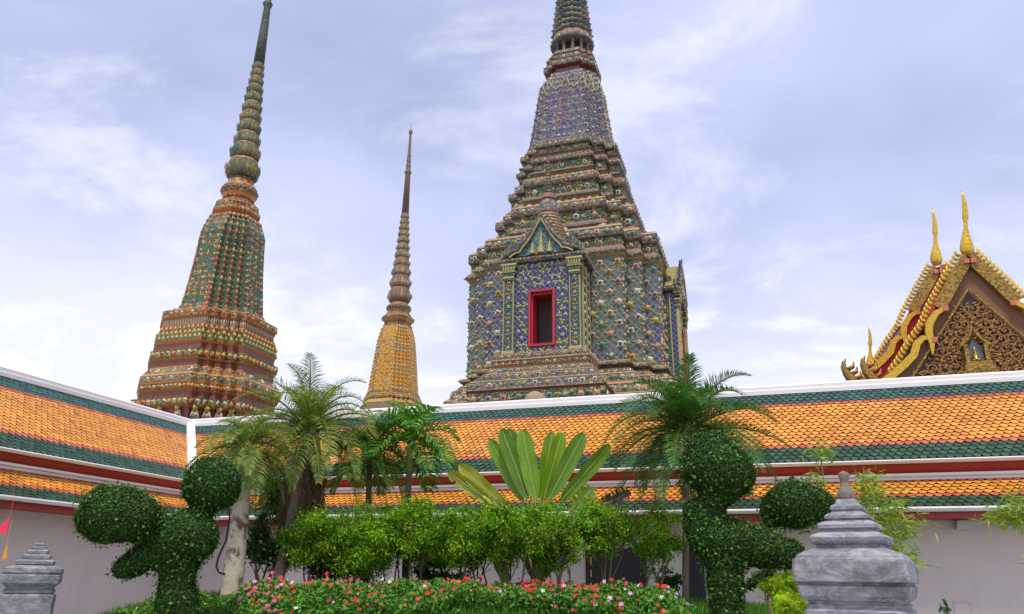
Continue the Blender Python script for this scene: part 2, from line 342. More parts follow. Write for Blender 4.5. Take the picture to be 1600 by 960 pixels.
# ------------------------------------------------------------------ cloister gallery round the court
XL, YR, ZO = -14.714, 17.416, 3.10
gal = thing('cloister_gallery', (XL, YR, 0), 'white walled cloister with two tiers of orange roof tiles edged in green', 'building')
SB = {'lo': 0.0, 'mo': 1.0, 'up': .75, 'rt': 3.6}
Z = {'lo': 3.10, 'mo': 3.748, 'up': 4.141, 'rt': 6.40}
LEN_R, LEN_L = 42.0, 26.0
OR = [(.66,.27,.036),(.63,.25,.032),(.69,.30,.046),(.64,.265,.034),(.57,.215,.028)]
RD = [(.44,.10,.05),(.38,.08,.045),(.50,.13,.06)]
GR = [(.010,.062,.030),(.014,.075,.038),(.009,.05,.024),(.02,.085,.045)]
TEAL = [(.012,.09,.065),(.018,.115,.08),(.016,.065,.085),(.02,.10,.10),(.012,.08,.045)]
def tiles(wing, lo, hi, rows, n_top, n_red, n_bot, length, ext=0.0):
    """rows of pointed glazed tiles from the eave up; wing R runs +X, wing L runs -Y from the corner"""
    b = MB(); sb0, z0 = SB[lo], Z[lo]; sb1, z1 = SB[hi], Z[hi]
    S = math.hypot(sb1-sb0, z1-z0); cs, sn = (sb1-sb0)/S, (z1-z0)/S
    tw = .168; rh = S/rows
    def W(u, s, h):                               # u along the eave from the corner, s up the slope, h off the slope
        t = sb0+s*cs-h*sn; z = z0+s*sn+h*cs
        return (u, t, z) if wing == 'R' else (-t, -u, z)
    uu = -sb1-.3
    S0 = -.02
    # underlay, coloured dark to paint the shadow lines between tiles
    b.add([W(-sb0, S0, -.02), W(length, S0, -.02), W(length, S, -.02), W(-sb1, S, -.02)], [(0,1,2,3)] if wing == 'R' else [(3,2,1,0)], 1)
    cols = int((length+sb1)/tw)
    for r in range(rows):
        s = r*rh; top = rows-1-r
        if r < n_bot: pal = GR
        elif r < n_bot+n_red: pal = RD
        elif top < n_top: pal = TEAL
        elif top < n_top+n_red: pal = RD
        else: pal = OR
        off = .5*tw*(r % 2); t_here = sb0+s*cs
        for c in range(cols):
            u = -t_here+.5*tw+c*tw-((-t_here) % tw)+off
            if u < -t_here+.02 or u > length: continue
            col = random.choice(pal); k = random.uniform(.86, 1.06)*(1+.10*math.sin(u*.9+r*.35)*math.sin(u*.31-r*.6)); col = tuple(x*k for x in col)
            if random.random() < .02: col = tuple(x*.62+.02 for x in col)
            j = random.uniform(-.004, .004); jl = random.uniform(-.006, .006)
            h0, h1 = (.028 if wing == 'R' else .017)+j, .006
            a = tw*.494
            P = [(-a, 1.25*rh, h1), (a, 1.25*rh, h1), (a, .62*rh, h0*.75), (a*.52, .10*rh+jl, h0), (0, -.12*rh+jl, h0), (-a*.52, .10*rh+jl, h0), (-a, .62*rh, h0*.75)]
            tp = [W(u+p[0], s+p[1], p[2]) for p in P]
            bt = [W(u+p[0], s+p[1]+.004, p[2]-(.022 if wing == 'R' else .012)) for p in P[2:7]]
            fl = wing == 'L'
            o = len(b.v); b.v += tp+bt
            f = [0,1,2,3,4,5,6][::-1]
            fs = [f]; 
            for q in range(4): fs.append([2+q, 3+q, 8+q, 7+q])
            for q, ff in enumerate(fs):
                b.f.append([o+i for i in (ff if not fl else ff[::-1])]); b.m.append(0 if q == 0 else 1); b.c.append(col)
    return b
def strip(wing, sec, length, inner):
    """long straight moulding of closed section [(setback, z)] mitred at the corner"""
    b = MB()
    def W(u, t, z): return (u, t, z) if wing == 'R' else (-t, -u, z)
    A = [W(-t, t, z) for t, z in sec]; B = [W(length, t, z) for t, z in sec]
    n = len(sec); b.add(A+B, [list(range(n)), list(range(2*n-1, n-1, -1))]+[(j, j+n, (j+1) % n+n, (j+1) % n) for j in range(n)])
    return b
for wg, ln in (('R', LEN_R), ('L', LEN_L)):
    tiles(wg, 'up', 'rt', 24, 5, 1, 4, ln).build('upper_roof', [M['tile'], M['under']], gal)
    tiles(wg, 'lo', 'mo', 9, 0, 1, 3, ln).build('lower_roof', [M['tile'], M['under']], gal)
    # back slope of the upper roof
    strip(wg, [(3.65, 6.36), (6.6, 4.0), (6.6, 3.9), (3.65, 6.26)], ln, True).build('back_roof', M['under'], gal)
    strip(wg, [(3.44, 6.31), (3.44, 6.42), (3.48, 6.44), (3.48, 6.535), (3.55, 6.585), (3.75, 6.585), (3.82, 6.535), (3.82, 6.30)], ln, True).build('ridge_cap', M['white'], gal)
    strip(wg, [(.72, 4.10), (.705, 4.125), (.72, 4.145), (.80, 4.15), (.80, 4.065), (.76, 4.07)], ln, True).build('upper_gutter', M['white'], gal)
    strip(wg, [(.98, 3.88), (.86, 4.06), (1.2, 4.07), (1.2, 3.88)], ln, True).build('fascia', M['red'], gal)
    strip(wg, [(1.0, 3.735), (.96, 3.745), (.96, 3.80), (.90, 3.82), (.90, 3.875), (1.25, 3.875), (1.25, 3.735)], ln, True).build('moulding', M['white'], gal)
    strip(wg, [(-.04, 3.04), (-.06, 3.07), (-.05, 3.10), (.03, 3.11), (.06, 3.08), (.06, 3.02), (.0, 3.01)], ln, True).build('lower_gutter', M['white'], gal)
    strip(wg, [(.10, 2.90), (.10, 3.06), (1.1, 3.30), (1.1, 2.90)], ln, True).build('eave_board', M['red'], gal)
    strip(wg, [(.86, 0), (.86, 2.905), (1.2, 3.71), (6.4, 3.95), (6.4, 0)], ln, True).build('wall', M['wall'], gal)
# scalloped lower edge of gutters: rounded tile ends over white lip
def valley(a, z0, bb, z1, wd):
    b = MB(); s = math.sqrt(.5)
    p0 = Vector((-a, a, z0)); p1 = Vector((-bb, bb, z1)); side = Vector((s, s, 0))*wd/2; upv = Vector((0, 0, .12))
    b.add([p0-side-upv*.2, p0+side-upv*.2, p0+side*.8+upv, p0-side*.8+upv, p1-side-upv*.2, p1+side-upv*.2, p1+side*.8+upv, p1-side*.8+upv],
          [(3,2,1,0),(4,5,6,7),(0,1,5,4),(1,2,6,5),(2,3,7,6),(3,0,4,7)])
    return b
valley(.70, 4.13, 3.55, 6.42, .30).build('valley_cap', M['white'], gal)
valley(-.06, 3.09, 1.0, 3.78, .16).build('lower_valley_cap', M['white'], gal)
def wallx(px, py): return atY(px, py, YR+.86)
# near-black panels painting the dark of two openings, plus access hatch, facing wall
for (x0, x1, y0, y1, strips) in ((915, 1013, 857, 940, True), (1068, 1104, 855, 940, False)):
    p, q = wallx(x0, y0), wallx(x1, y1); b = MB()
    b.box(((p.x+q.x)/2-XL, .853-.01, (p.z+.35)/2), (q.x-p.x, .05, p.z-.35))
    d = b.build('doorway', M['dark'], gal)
    if strips:
        b = MB()
        for k in range(3): b.box((p.x-XL+.13, .853-.045, p.z-.28-k*.27), (.035, .02, .16))
        b.build('hinge', M['gold'], d)
p, q = wallx(1490, 941), wallx(1519, 962); b = MB()
for (cx_, cz, sx, sz) in (((p.x+q.x)/2, p.z, q.x-p.x, .02), (p.x, (p.z+q.z)/2, .02, p.z-q.z), (q.x, (p.z+q.z)/2, .02, p.z-q.z)):
    b.box((cx_-XL, .853, cz), (sx, .02, sz))
hb = b.build('access_hatch', M['lampgrey'], gal)
b = MB(); b.box(((p.x+q.x)/2-XL, .857, (p.z+q.z)/2), (q.x-p.x-.02, .01, p.z-q.z-.02)); b.build('cover', M['wall'], hb)
# ------------------------------------------------------------------ ceramic ornament
CREAM, YEL, WHT, PINK, TEALC, ORG, RED_, BLU, GRN, LIME = (.44,.40,.28),(.42,.30,.05),(.52,.50,.44),(.38,.21,.19),(.10,.23,.19),(.50,.18,.04),(.28,.045,.04),(.05,.055,.20),(.06,.15,.06),(.27,.29,.09)
def rosette(b, c, nrm, r, co, ci, n=8):
    nrm = Vector(nrm).normalized(); u = Vector((0, 0, 1)).cross(nrm)
    if u.length < .01: u = Vector((1, 0, 0))
    u.normalize(); v = nrm.cross(u); c = Vector(c); o = len(b.v); th = random.uniform(0, 1)
    for (rad, h, alt) in ((1.0, 0, .78), (.92, .22, .72), (.46, .38, 1.0), (.30, .62, 1.0)):
        for k in range(n):
            q = rad*r*(alt if k % 2 else 1.0); a = 2*PI*k/n+th
            b.v.append(tuple(c+u*(q*math.cos(a))+v*(q*math.sin(a))+nrm*(h*r)))
    for i in range(3):
        for k in range(n):
            j = (k+1) % n; b.f.append([o+i*n+k, o+i*n+j, o+(i+1)*n+j, o+(i+1)*n+k]); b.m.append(0); b.c.append(co if i < 2 else ci)
    b.f.append([o+3*n+k for k in range(n)]); b.m.append(0); b.c.append(ci)
def petal(b, c, nrm, d, ln, wd, col):
    nrm = Vector(nrm).normalized(); d = Vector(d); d = (d-nrm*d.dot(nrm)).normalized(); s = nrm.cross(d); c = Vector(c)
    P = [c, c+d*ln*.35+s*wd/2, c+d*ln, c+d*ln*.35-s*wd/2, c+d*ln*.42+nrm*wd*.35]
    b.add(P, [(0,1,4),(1,2,4),(2,3,4),(3,0,4)], 0, col)
def knob(b, c, nrm, r, col, n=6):
    nrm = Vector(nrm).normalized(); u = Vector((0, 0, 1)).cross(nrm)
    if u.length < .01: u = Vector((1, 0, 0))
    u.normalize(); v = nrm.cross(u); c = Vector(c); o = len(b.v)
    for rad, h in ((1, 0), (.95, .35), (.55, .8)):
        for k in range(n): a = 2*PI*k/n; b.v.append(tuple(c+u*(rad*r*math.cos(a))+v*(rad*r*math.sin(a))+nrm*h*r))
    for i in range(2):
        for k in range(n): j = (k+1) % n; b.f.append([o+i*n+k, o+i*n+j, o+(i+1)*n+j, o+(i+1)*n+k]); b.m.append(0); b.c.append(col)
    b.f.append([o+2*n+k for k in range(n)]); b.m.append(0); b.c.append(col)
def poly(a, w_, k):
    s = (a-w_)/k; q = [(a, w_)]
    for i in range(k): q += [(a-(i+1)*s, w_+i*s), (a-(i+1)*s, w_+(i+1)*s)]
    P = []
    for r in range(4):
        c_, s_ = (1, 0, -1, 0)[r], (0, 1, 0, -1)[r]
        P += [(x*c_-y*s_, x*s_+y*c_) for x, y in q]
    return P
def redent(levels, k, mats):
    """levels [(z, a, w, material index)]"""
    b = MB(); R = [[(x, y, z) for x, y in poly(a, w_, k)] for z, a, w_, _ in levels]
    b.rings(R, 0, (1, 1, 1), True, [l[3] for l in levels[:-1]]); return b
def edges(l0, l1, k, t=.5, back=False):
    """outward edges of the storey between two levels: (p, q, normal, up, len)"""
    P0, P1 = poly(l0[1], l0[2], k), poly(l1[1], l1[2], k); n = len(P0); r = []
    for i in range(n):
        j = (i+1) % n
        a = Vector((*P0[i], l0[0])).lerp(Vector((*P1[i], l1[0])), t); b_ = Vector((*P0[j], l0[0])).lerp(Vector((*P1[j], l1[0])), t)
        e = b_-a
        if e.length < .02: continue
        upv = ((Vector((*P1[i], l1[0]))-Vector((*P0[i], l0[0])))+(Vector((*P1[j], l1[0]))-Vector((*P0[j], l0[0])))).normalized()
        nn = e.normalized().cross(upv).normalized()
        if nn.y > .5 and not back: continue
        r.append((a, b_, nn, upv, e.length))
    return r
def deck(b, l0, l1, k, style):
    """ornament one storey of mouldings"""
    h = math.sqrt((l1[0]-l0[0])**2+(l1[1]-l0[1])**2)
    for a, q, nn, upv, ln in edges(l0, l1, k):
        e = (q-a).normalized()
        if style == 'lattice':
            st = h*1.15; n = max(1, round(ln/st))
            for i in range(n):
                c = a.lerp(q, (i+.5)/n)
                rosette(b, c, nn, h*.34, random.choice((CREAM, WHT, PINK, CREAM, TEALC)), random.choice((RED_, BLU, YEL, CREAM)))
                for sg in (1, -1):
                    for sv in (.5, -.5): petal(b, c+e*sg*h*.30, nn, e*sg+upv*sv, h*.42, h*.24, random.choice((LIME, YEL, GRN, CREAM)))
        elif style == 'torus':
            st = h*.62; n = max(1, round(ln/st))
            for i in range(n):
                c = a.lerp(q, (i+.5)/n)
                if i % 3 == 1: rosette(b, c, nn, h*.42, random.choice((CREAM, WHT, PINK)), random.choice((RED_, BLU, YEL)))
                else: petal(b, c-e*h*.3, nn, e*(1 if i % 2 else -1)+upv*random.uniform(-.4, .4), h*.7, h*.5, random.choice((LIME, GRN, CREAM, YEL)))
        elif style == 'scroll':
            st = h*1.7; n = max(1, round(ln/st))
            for i in range(n):
                c = a.lerp(q, (i+.5)/n); rosette(b, c, nn, h*.33, random.choice((CREAM, TEALC, WHT, PINK)), random.choice((RED_, YEL, BLU)))
                if ln > .6:
                    for sg in (1, -1): petal(b, c+e*sg*h*.4, nn, e*sg+upv*.4, h*.5, h*.20, random.choice((YEL, GRN, CREAM))); petal(b, c+e*sg*h*.42, nn, e*sg-upv*.4, h*.5, h*.2, random.choice((GRN, (.40, .29, .05), TEALC)))
        elif style == 'knobs':
            st = h*.75; n = max(1, round(ln/st))
            for i in range(n):
                c = a.lerp(q, (i+.5)/n); rosette(b, c, nn, h*.40, random.choice((CREAM, ORG, ORG, YEL, CREAM, LIME)), random.choice((GRN, RED_, YEL, ORG)))
        elif style == 'small':
            st = h*1.0; n = max(1, round(ln/st))
            for i in range(n):
                c = a.lerp(q, (i+.5)/n)
                if i % 2: rosette(b, c, nn, h*.36, random.choice((CREAM, ORG, WHT, WHT)), random.choice((TEALC, RED_, YEL)))
                else:
                    petal(b, c-e*h*.35, nn, e+upv*.3, h*.75, h*.4, random.choice((ORG, RED_, YEL))); petal(b, c+e*h*.3, nn, -e+upv*.6, h*.6, h*.34, random.choice((TEALC, CREAM, ORG)))
        elif style == 'petals':
            for row in range(3):
                st = h*.30; n = max(1, round(ln/st))
                for i in range(n+(row % 2)):
                    c = a.lerp(q, (i+.5-.5*(row % 2))/n)+upv*(h*(-.46+.30*row))
                    col = (LIME, YEL, ORG)[row]
                    petal(b, c+nn*.01, nn, upv, h*.36, st*.9, tuple(x*random.uniform(.8, 1.1) for x in col))
                    if (i+row) % 2: rosette(b, c+upv*h*.14+nn*.03, nn, st*.30, random.choice((CREAM, WHT)), random.choice((RED_, GRN)))
        elif style == 'whitepetals':
            st = .17; n = max(1, round(ln/st))
            for i in range(n): petal(b, a.lerp(q, (i+.5)/n)+upv*h*.5, nn, -upv, h*.95, st*.8, CREAM)
def ringlevels(z, r, h): return [(z-h*.5, r*.86), (z-h*.42, r*.95), (z-h*.24, r), (z+h*.02, r*.985), (z+h*.27, r*.92), (z+h*.43, r*.85), (z+h*.5, r*.82)]
def spire_ring(parent, z, r, h, mat, orn=True, linemat=None, lobes=10, pal=None):
    pal = pal or [(.24,.22,.12),(.12,.15,.06),(.27,.20,.05),(.05,.13,.09)]
    b = MB(); b.lathe(ringlevels(z, r, h), 30, (0, 0), 0, [0,0,0,0,0,1], lobes, .035)
    if orn:
        d = MB(); n = lobes
        for k in range(n):
            a = 2*PI*(k+.5)/n
            if math.sin(a) > .6: continue
            nn = Vector((math.cos(a), math.sin(a), -.1)); p = Vector((r*1.0*math.cos(a), r*1.0*math.sin(a), z-h*.12))
            petal(d, p-Vector((0, 0, h*.25)), nn, (0, 0, 1), h*.62, r*.42, random.choice(pal))
            knob(d, p+nn*.02, nn, min(.075, r*.11), random.choice((CREAM, TEALC, pal[0])))
            a += PI/n; p = Vector((r*math.cos(a), r*math.sin(a), z)); nn = Vector((math.cos(a), math.sin(a), 0))
            petal(d, p-Vector((0, 0, h*.3)), nn, (0, 0, 1), h*.5, r*.26, random.choice(pal))
        b.merge(d, 2)
    return b.build('spire_ring', [mat, linemat or M['orangeline'], M['ceramic']], parent, True)
# ------------------------------------------------------------------ large blue chedi
mch = thing('blue_chedi', (-8.70, 36.95, 0), 'huge blue and grey ceramic covered chedi with red framed window niche, largest of the three', 'chedi')
K = 2
mm = [M['band'], M['gold'], M['terra'], M['torus'], M['scroll'], M['redline'], M['body'], M['bellblue']]
base = [(0, 7.2, 5.8, 0), (3, 7.2, 5.8, 2), (3.2, 6.7, 5.3, 0), (6, 6.7, 5.3, 2), (6.2, 6.2, 4.8, 0), (8.2, 6.1, 4.7, 2), (8.4, 5.75, 4.35, 4), (8.95, 5.7, 4.3, 5), (9.05, 5.75, 4.35, 1),
        (9.12, 5.62, 4.22, 0), (9.55, 5.50, 4.10, 1), (9.62, 5.42, 4.02, 2), (9.72, 5.30, 3.90, 0), (10.08, 5.22, 3.82, 1), (10.14, 5.12, 3.72, 0), (10.36, 4.92, 3.52, 2), (10.46, 4.80, 3.40, 3), (10.56, 5.0, 3.6, 3), (10.70, 4.97, 3.57, 1), (10.78, 4.80, 3.4, 1), (10.79, 4.69, 3.3, 1)]
pl = redent(base, K, mm); pl_n = ('plinth', mm, mch)
d = MB(); deck(d, base[9], base[10], K, 'lattice'); deck(d, base[12], base[13], K, 'lattice'); deck(d, base[14], base[15], K, 'small'); deck(d, base[17], base[18], K, 'torus'); deck(d, base[6], base[7], K, 'scroll')
pl.merge(d, len(pl_n[1])).build(pl_n[0], pl_n[1]+[M['ceramic']], pl_n[2])
bl = [(10.79, 4.68, 3.29, 6), (15.78, 4.71, 3.31, 6)]
bd = redent(bl, K, mm); bd_n = ('body', mm, mch)
d = MB()
for a, q, nn, upv, ln in edges(bl[0], bl[1], K, 0.0):
    e = (q-a).normalized(); wide = ln > 2
    nc = 8 if wide else 1; rows = 10 if wide else 8
    if ln < .05: continue
    for r in range(rows):
        for c in range(nc):
            f = (c+.5+(.25 if r % 2 else -.25))/nc
            p = a.lerp(q, f)+upv*((r+.5)/rows*4.95)
            sz = .185
            rosette(d, p, nn, sz, random.choice((CREAM, CREAM, WHT, YEL, PINK, TEALC)), random.choice((RED_, CREAM, YEL, BLU)))
            for ang in (-2.5, -1.57, -.64, .3, 2.84):
                petal(d, p+(e*math.cos(ang)+upv*math.sin(ang))*.12, nn, e*math.cos(ang)+upv*math.sin(ang), .23, .12, random.choice((LIME, YEL, GRN, (.2, .24, .08))))
    for r in range(15):                            # knobs up each arris
        knob(d, a.lerp(q, .02)+upv*(.15+r*.33), (nn+(a-q).normalized()).normalized(), .075, random.choice((CREAM, WHT, TEALC, YEL)))
bd.merge(d, len(bd_n[1])).build(bd_n[0], bd_n[1]+[M['ceramic']], bd_n[2])
edge_lv = [(16.85, 4.80, 3.40), (19.02, 3.73, 2.45), (20.93, 3.19, 1.99), (22.43, 2.86, 1.68), (23.43, 2.69, 1.52)]
cor = [(15.78, 4.74, 3.34, 1), (15.84, 4.84, 3.44, 3), (16.0, 4.90, 3.50, 3), (16.13, 4.82, 3.42, 2), (16.34, 4.66, 3.26, 4), (16.74, 4.68, 3.28, 4), (16.80, 4.79, 3.39, 5), (16.85, 4.80, 3.40, 5)]
cn = redent(cor, K, mm); cn_n = ('cornice', mm, mch)
d = MB(); deck(d, cor[1], cor[3], K, 'torus'); deck(d, cor[4], cor[5], K, 'scroll'); cn.merge(d, len(cn_n[1])).build(cn_n[0], cn_n[1]+[M['ceramic']], cn_n[2])
for (zp, ap, wp), (zn, an, wn) in zip(edge_lv[:-1], edge_lv[1:]):
    H = zn-zp
    def lv(fr, a, w_, m_): return (zp+fr*H, a, w_, m_)
    t = [lv(0.002, ap, wp, 0), lv(.20, ap-.02, wp-.02, 1), lv(.225, ap-.05, wp-.05, 2), lv(.27, ap-.16, wp-.16, 0), lv(.37, an+.02, wn+.02, 2), lv(.44, an-.14, wn-.14, 1), lv(.465, an-.02, wn-.02, 3),
         lv(.53, an+.06, wn+.06, 3), lv(.60, an-.02, wn-.02, 2), lv(.67, an-.16, wn-.16, 4), lv(.93, an-.13, wn-.13, 4), lv(.965, an-.012, wn-.012, 5), lv(1.0, an, wn, 5)]
    o = redent(t, K, mm); o_n = ('terrace', mm, mch)
    d = MB(); deck(d, t[0], t[1], K, 'lattice'); deck(d, t[6], t[8], K, 'torus'); deck(d, t[9], t[10], K, 'scroll'); deck(d, t[3], t[4], K, 'small'); o.merge(d, len(o_n[1])).build(o_n[0], o_n[1]+[M['ceramic']], o_n[2])
t = [(23.432, 2.69, 1.52, 0), (23.72, 2.67, 1.50, 1), (23.76, 2.6, 1.45, 5), (23.80, 2.5, 1.4, 0), (23.98, 2.42, 1.40, 2), (24.02, 2.30, 1.34, 2)]
o = redent(t, K, mm); o_n = ('terrace', mm, mch); d = MB(); deck(d, t[0], t[1], K, 'lattice'); o.merge(d, len(o_n[1])).build(o_n[0], o_n[1]+[M['ceramic']], o_n[2])
bellp = [(24.0, 2.30, 1.33), (24.5, 2.21, 1.28), (25.5, 2.07, 1.20), (26.5, 1.94, 1.12), (27.5, 1.82, 1.05), (28.2, 1.73, 1.0), (28.6, 1.60, .92), (28.9, 1.42, .82), (29.1, 1.28, .74)]
bl2 = [(z, a, w_, 7) for z, a, w_ in bellp]
o = redent(bl2, K, mm); o_n = ('bell', mm, mch); d = MB()
for i in range(len(bl2)-2):
    l0, l1 = bl2[i], bl2[i+1]; nr = max(1, round((l1[0]-l0[0])/.42))
    for r in range(nr):
        for a, q, nn, upv, ln in edges(l0, l1, K, (r+.5)/nr):
            e = (q-a).normalized(); wide = ln > 1.4
            n = 9 if wide else 1
            for c in range(n):
                p = a.lerp(q, (c+.5)/n)
                if wide and c == 4: rosette(d, p, nn, .15 if r % 2 else .10, random.choice((WHT, PINK, ORG)), random.choice((BLU, RED_)))
                elif (c+r+i) % 2: rosette(d, p, nn, .10, random.choice((CREAM, TEALC, WHT, YEL)), random.choice((RED_, CREAM, BLU)))
                else:
                    for ang in (.5, 2.2, 3.9): petal(d, p, nn, e*math.cos(ang)+upv*math.sin(ang), .22, .09, random.choice((LIME, CREAM, (.3, .3, .16))))
            knob(d, a, (nn+(a-q).normalized()).normalized(), .065, random.choice((CREAM, WHT, YEL)))
# drop shaped outlines at the bell shoulder
for a, q, nn, upv, ln in edges(bl2[4], bl2[5], K, .6):
    e = (q-a).normalized(); n = 2 if ln > 1.4 else 1; hw = ln/n*.40
    for c in range(n):
        p = a.lerp(q, (c+.5)/n)+nn*.03
        pts = [p-upv*.45, p-upv*.15+e*hw*.7, p+upv*.2+e*hw, p+upv*.5+e*hw*.7]
        d.tube(pts, .02, 5, 0, (.50, .48, .20)); d.tube([p+(x-p)-e*2*(x-p).dot(e) for x in pts], .02, 5, 0, (.50, .48, .20))
o.merge(d, len(o_n[1])).build(o_n[0], o_n[1]+[M['ceramic']], o_n[2])
hm = [(29.1, 1.27, .72, 2), (29.34, 1.18, .66, 5), (29.40, 1.50, .86, 0), (29.74, 1.52, .88, 5), (29.80, 1.54, .9, 5), (29.84, 1.38, .78, 0), (30.2, 1.36, .76, 5), (30.26, 1.40, .8, 0), (30.55, 1.22, .7, 2), (30.6, 1.2, .7, 2)]
o = redent(hm, K, mm); o_n = ('harmika', mm, mch); d = MB(); deck(d, hm[2], hm[3], K, 'lattice'); deck(d, hm[5], hm[6], K, 'small'); deck(d, hm[7], hm[8], K, 'small'); o.merge(d, len(o_n[1])).build(o_n[0], o_n[1]+[M['ceramic']], o_n[2])
b = MB(); b.lathe([(30.6, .74), (31.5, .74)], 24); b.build('spire_core', M['dark'], mch)  # dark core paints the shade seen between the colonnettes
for k in range(12):
    a = 2*PI*(k+.5)/12; b = MB()
    b.lathe([(30.6, .13), (30.68, .13), (30.72, .08), (30.9, .11), (31.1, .085), (31.25, .11), (31.32, .08), (31.42, .13), (31.5, .13)], 8, (1.0*math.cos(a), 1.0*math.sin(a)))
    b.build('colonnette', M['ringblue'], mch, True)
b = MB(); b.lathe([(31.5, 1.25), (31.58, 1.29), (31.82, 1.25), (31.88, 1.2), (32.15, 1.12), (32.2, 1.02)], 36, (0, 0), 0, [0, 0, 1, 1, 1]); 
d = MB()
for k in range(22):
    a = 2*PI*k/22; rosette(d, (1.27*math.cos(a), 1.27*math.sin(a), 31.7), (math.cos(a), math.sin(a), 0), .10, random.choice((CREAM, WHT, TEALC)), random.choice((RED_, BLU, YEL)))
b.merge(d, 2).build('ring_base', [M['ringblue'], M['terra'], M['ceramic']], mch, True)
z = 32.42; r = 1.13; h = .44
while r > .42:
    spire_ring(mch, z, r, h*1.02, M['ringblue'], True, M['redline'], 12, [(.20,.20,.16),(.10,.12,.10),(.24,.22,.12),(.07,.09,.13)]); z += h; r *= .957; h *= .985
b = MB(); b.lathe([(z-.25, .36), (z+3.4, .17), (z+3.5, .26), (z+3.7, .14), (z+5.6, .05), (z+5.8, .12), (z+6.0, .02)], 16); b.build('finial', M['ringblue'], mch, True)
M['paleline'] = plain('pale yellow green fillet', (.36, .34, .13), .45, .35, 6.0)
M['pilgreen'] = scroll('green and blue pilaster tile', (.02, .05, .06), (.22, .26, .08), 3.0)
# porch with window niche, one on each face
def boxloft(b, lv, back, mis):
    R = [[(-hw, -fy, z), (hw, -fy, z), (hw, -back, z), (-hw, -back, z)] for z, hw, fy in lv]
    b.rings(R, 0, (1, 1, 1), True, mis)
PM = [M['band'], M['gold'], M['terra'], M['scroll'], M['redline'], M['porchblue'], M['torus']]
b = MB()
lv = [(0, 4.2, 8.9), (6, 4.0, 8.7), (8.3, 3.2, 7.95), (8.4, 2.95, 7.7), (8.95, 2.92, 7.68), (9.05, 2.98, 7.74), (9.1, 2.82, 7.58), (9.5, 2.66, 7.42), (9.55, 2.56, 7.32), (9.85, 2.44, 7.2), (9.9, 2.36, 7.1), (10.16, 2.14, 6.9), (10.22, 2.02, 6.8), (10.28, 2.10, 6.86), (10.5, 2.16, 6.92), (10.55, 2.16, 6.92), (10.80, 2.08, 6.84), (10.86, 1.95, 6.7)]
boxloft(b, lv, 4.0, [0, 0, 2, 3, 4, 1, 0, 1, 0, 1, 0, 2, 1, 6, 1, 0, 1])
x, z0, z1, hw, fy = .53, 11.28, 13.62, 1.75, 6.5
b.box((-(hw+x)/2, -(fy-.5), (10.86+15.1)/2), (hw-x, 1.0, 15.1-10.86), 5); b.box(((hw+x)/2, -(fy-.5), (10.86+15.1)/2), (hw-x, 1.0, 15.1-10.86), 5)
b.box((0, -(fy-.5), (10.86+z0)/2), (2*x-.004, .996, z0-10.86), 5); b.box((0, -(fy-.5), (15.1+z1)/2), (2*x-.004, .996, 15.1-z1), 5)
b.box((0, -5.0, 12.98), (2*hw-.01, .99, 15.1-10.86), 5)
lv2 = [(15.1, 1.95, 6.66), (15.16, 1.98, 6.7), (15.32, 2.0, 6.74), (15.36, 1.9, 6.62), (15.42, 1.8, 6.5)]
boxloft(b, lv2, 4.3, [0, 0, 0, 0])
b.box((0, -5.2, 15.75), (2.6, 2.2, .7), 0)
PM = PM+[M['pilgreen'], M['paleline']]
for sx in (-1, 1):
    for yy in (5.95, 5.25):
        b.box((sx*(hw+.02), -yy, 12.95), (.05, .48, 4.1), 7)
        for e_ in (-.27, .27): b.box((sx*(hw+.035), -yy+e_, 12.95), (.08, .05, 4.1), 8)
pb = b
x, z0, z1, hw, fy = .53, 11.28, 13.62, 1.75, 6.5
# blossom sprays on the porch wall, and its side walls
d = MB()
for r in range(14):
    for c in range(9):
        px_ = -1.22+c*.305+(.15 if r % 2 else 0); pz = 10.98+r*.305
        if abs(px_) > 1.2 or (abs(px_) < x+.14 and z0-.16 < pz < z1+.16) or pz > 14.95: continue
        if (r+c) % 3 == 0: rosette(d, (px_, -fy-.005, pz), (0, -1, 0), .085, (.62,.6,.56) if random.random() < .6 else PINK, random.choice((RED_, BLU)))
        else:
            a0 = random.uniform(0, 6)
            for q in range(3): petal(d, (px_, -fy-.005, pz), (0, -1, 0), (math.cos(a0+q*2.1), 0, math.sin(a0+q*2.1)), .19, .115, random.choice(((.36,.40,.07), (.44,.40,.06), CREAM, (.26, .36, .09))))
for sx in (-1, 1):
    for yy in (5.95, 5.25):
        for r in range(10): rosette(d, (sx*(hw+.05), -yy, 11.1+r*.4), (sx, 0, 0), .11, random.choice((CREAM, WHT, YEL)), random.choice((RED_, BLU, YEL)))
for (za, zb, h0, f0) in ((9.1, 9.5, 2.74, 7.5), (9.55, 9.85, 2.5, 7.26), (9.9, 10.16, 2.25, 7.0), (10.22, 10.5, 2.12, 6.88), (10.55, 10.8, 2.13, 6.9), (8.4, 8.95, 2.94, 7.7), (15.16, 15.32, 2.0, 6.73)):
    hh = zb-za
    for (p, q, nn) in (((-h0, -f0), (h0, -f0), (0, -1, .1)), ((h0, -f0), (h0, -4.6), (1, 0, .1)), ((-h0, -4.6), (-h0, -f0), (-1, 0, .1))):
        n = int(math.dist(p, q)/(hh*1.15))
        for i in range(n):
            f = (i+.5)/n; c = Vector((p[0]+(q[0]-p[0])*f, p[1]+(q[1]-p[1])*f, (za+zb)/2)); e = Vector((q[0]-p[0], q[1]-p[1], 0)).normalized()
            rosette(d, c, nn, hh*.32, random.choice((CREAM, WHT, PINK, TEALC)), random.choice((RED_, BLU, YEL)))
            for sg in (1, -1): petal(d, c+e*sg*hh*.3, nn, e*sg+Vector((0, 0, random.choice((.5, -.5)))), hh*.5, hh*.3, random.choice((LIME, YEL, GRN, PINK)))
por = pb.merge(d, len(PM)).build('porch', PM+[M['ceramic']], mch)
b = MB(); fr = .085
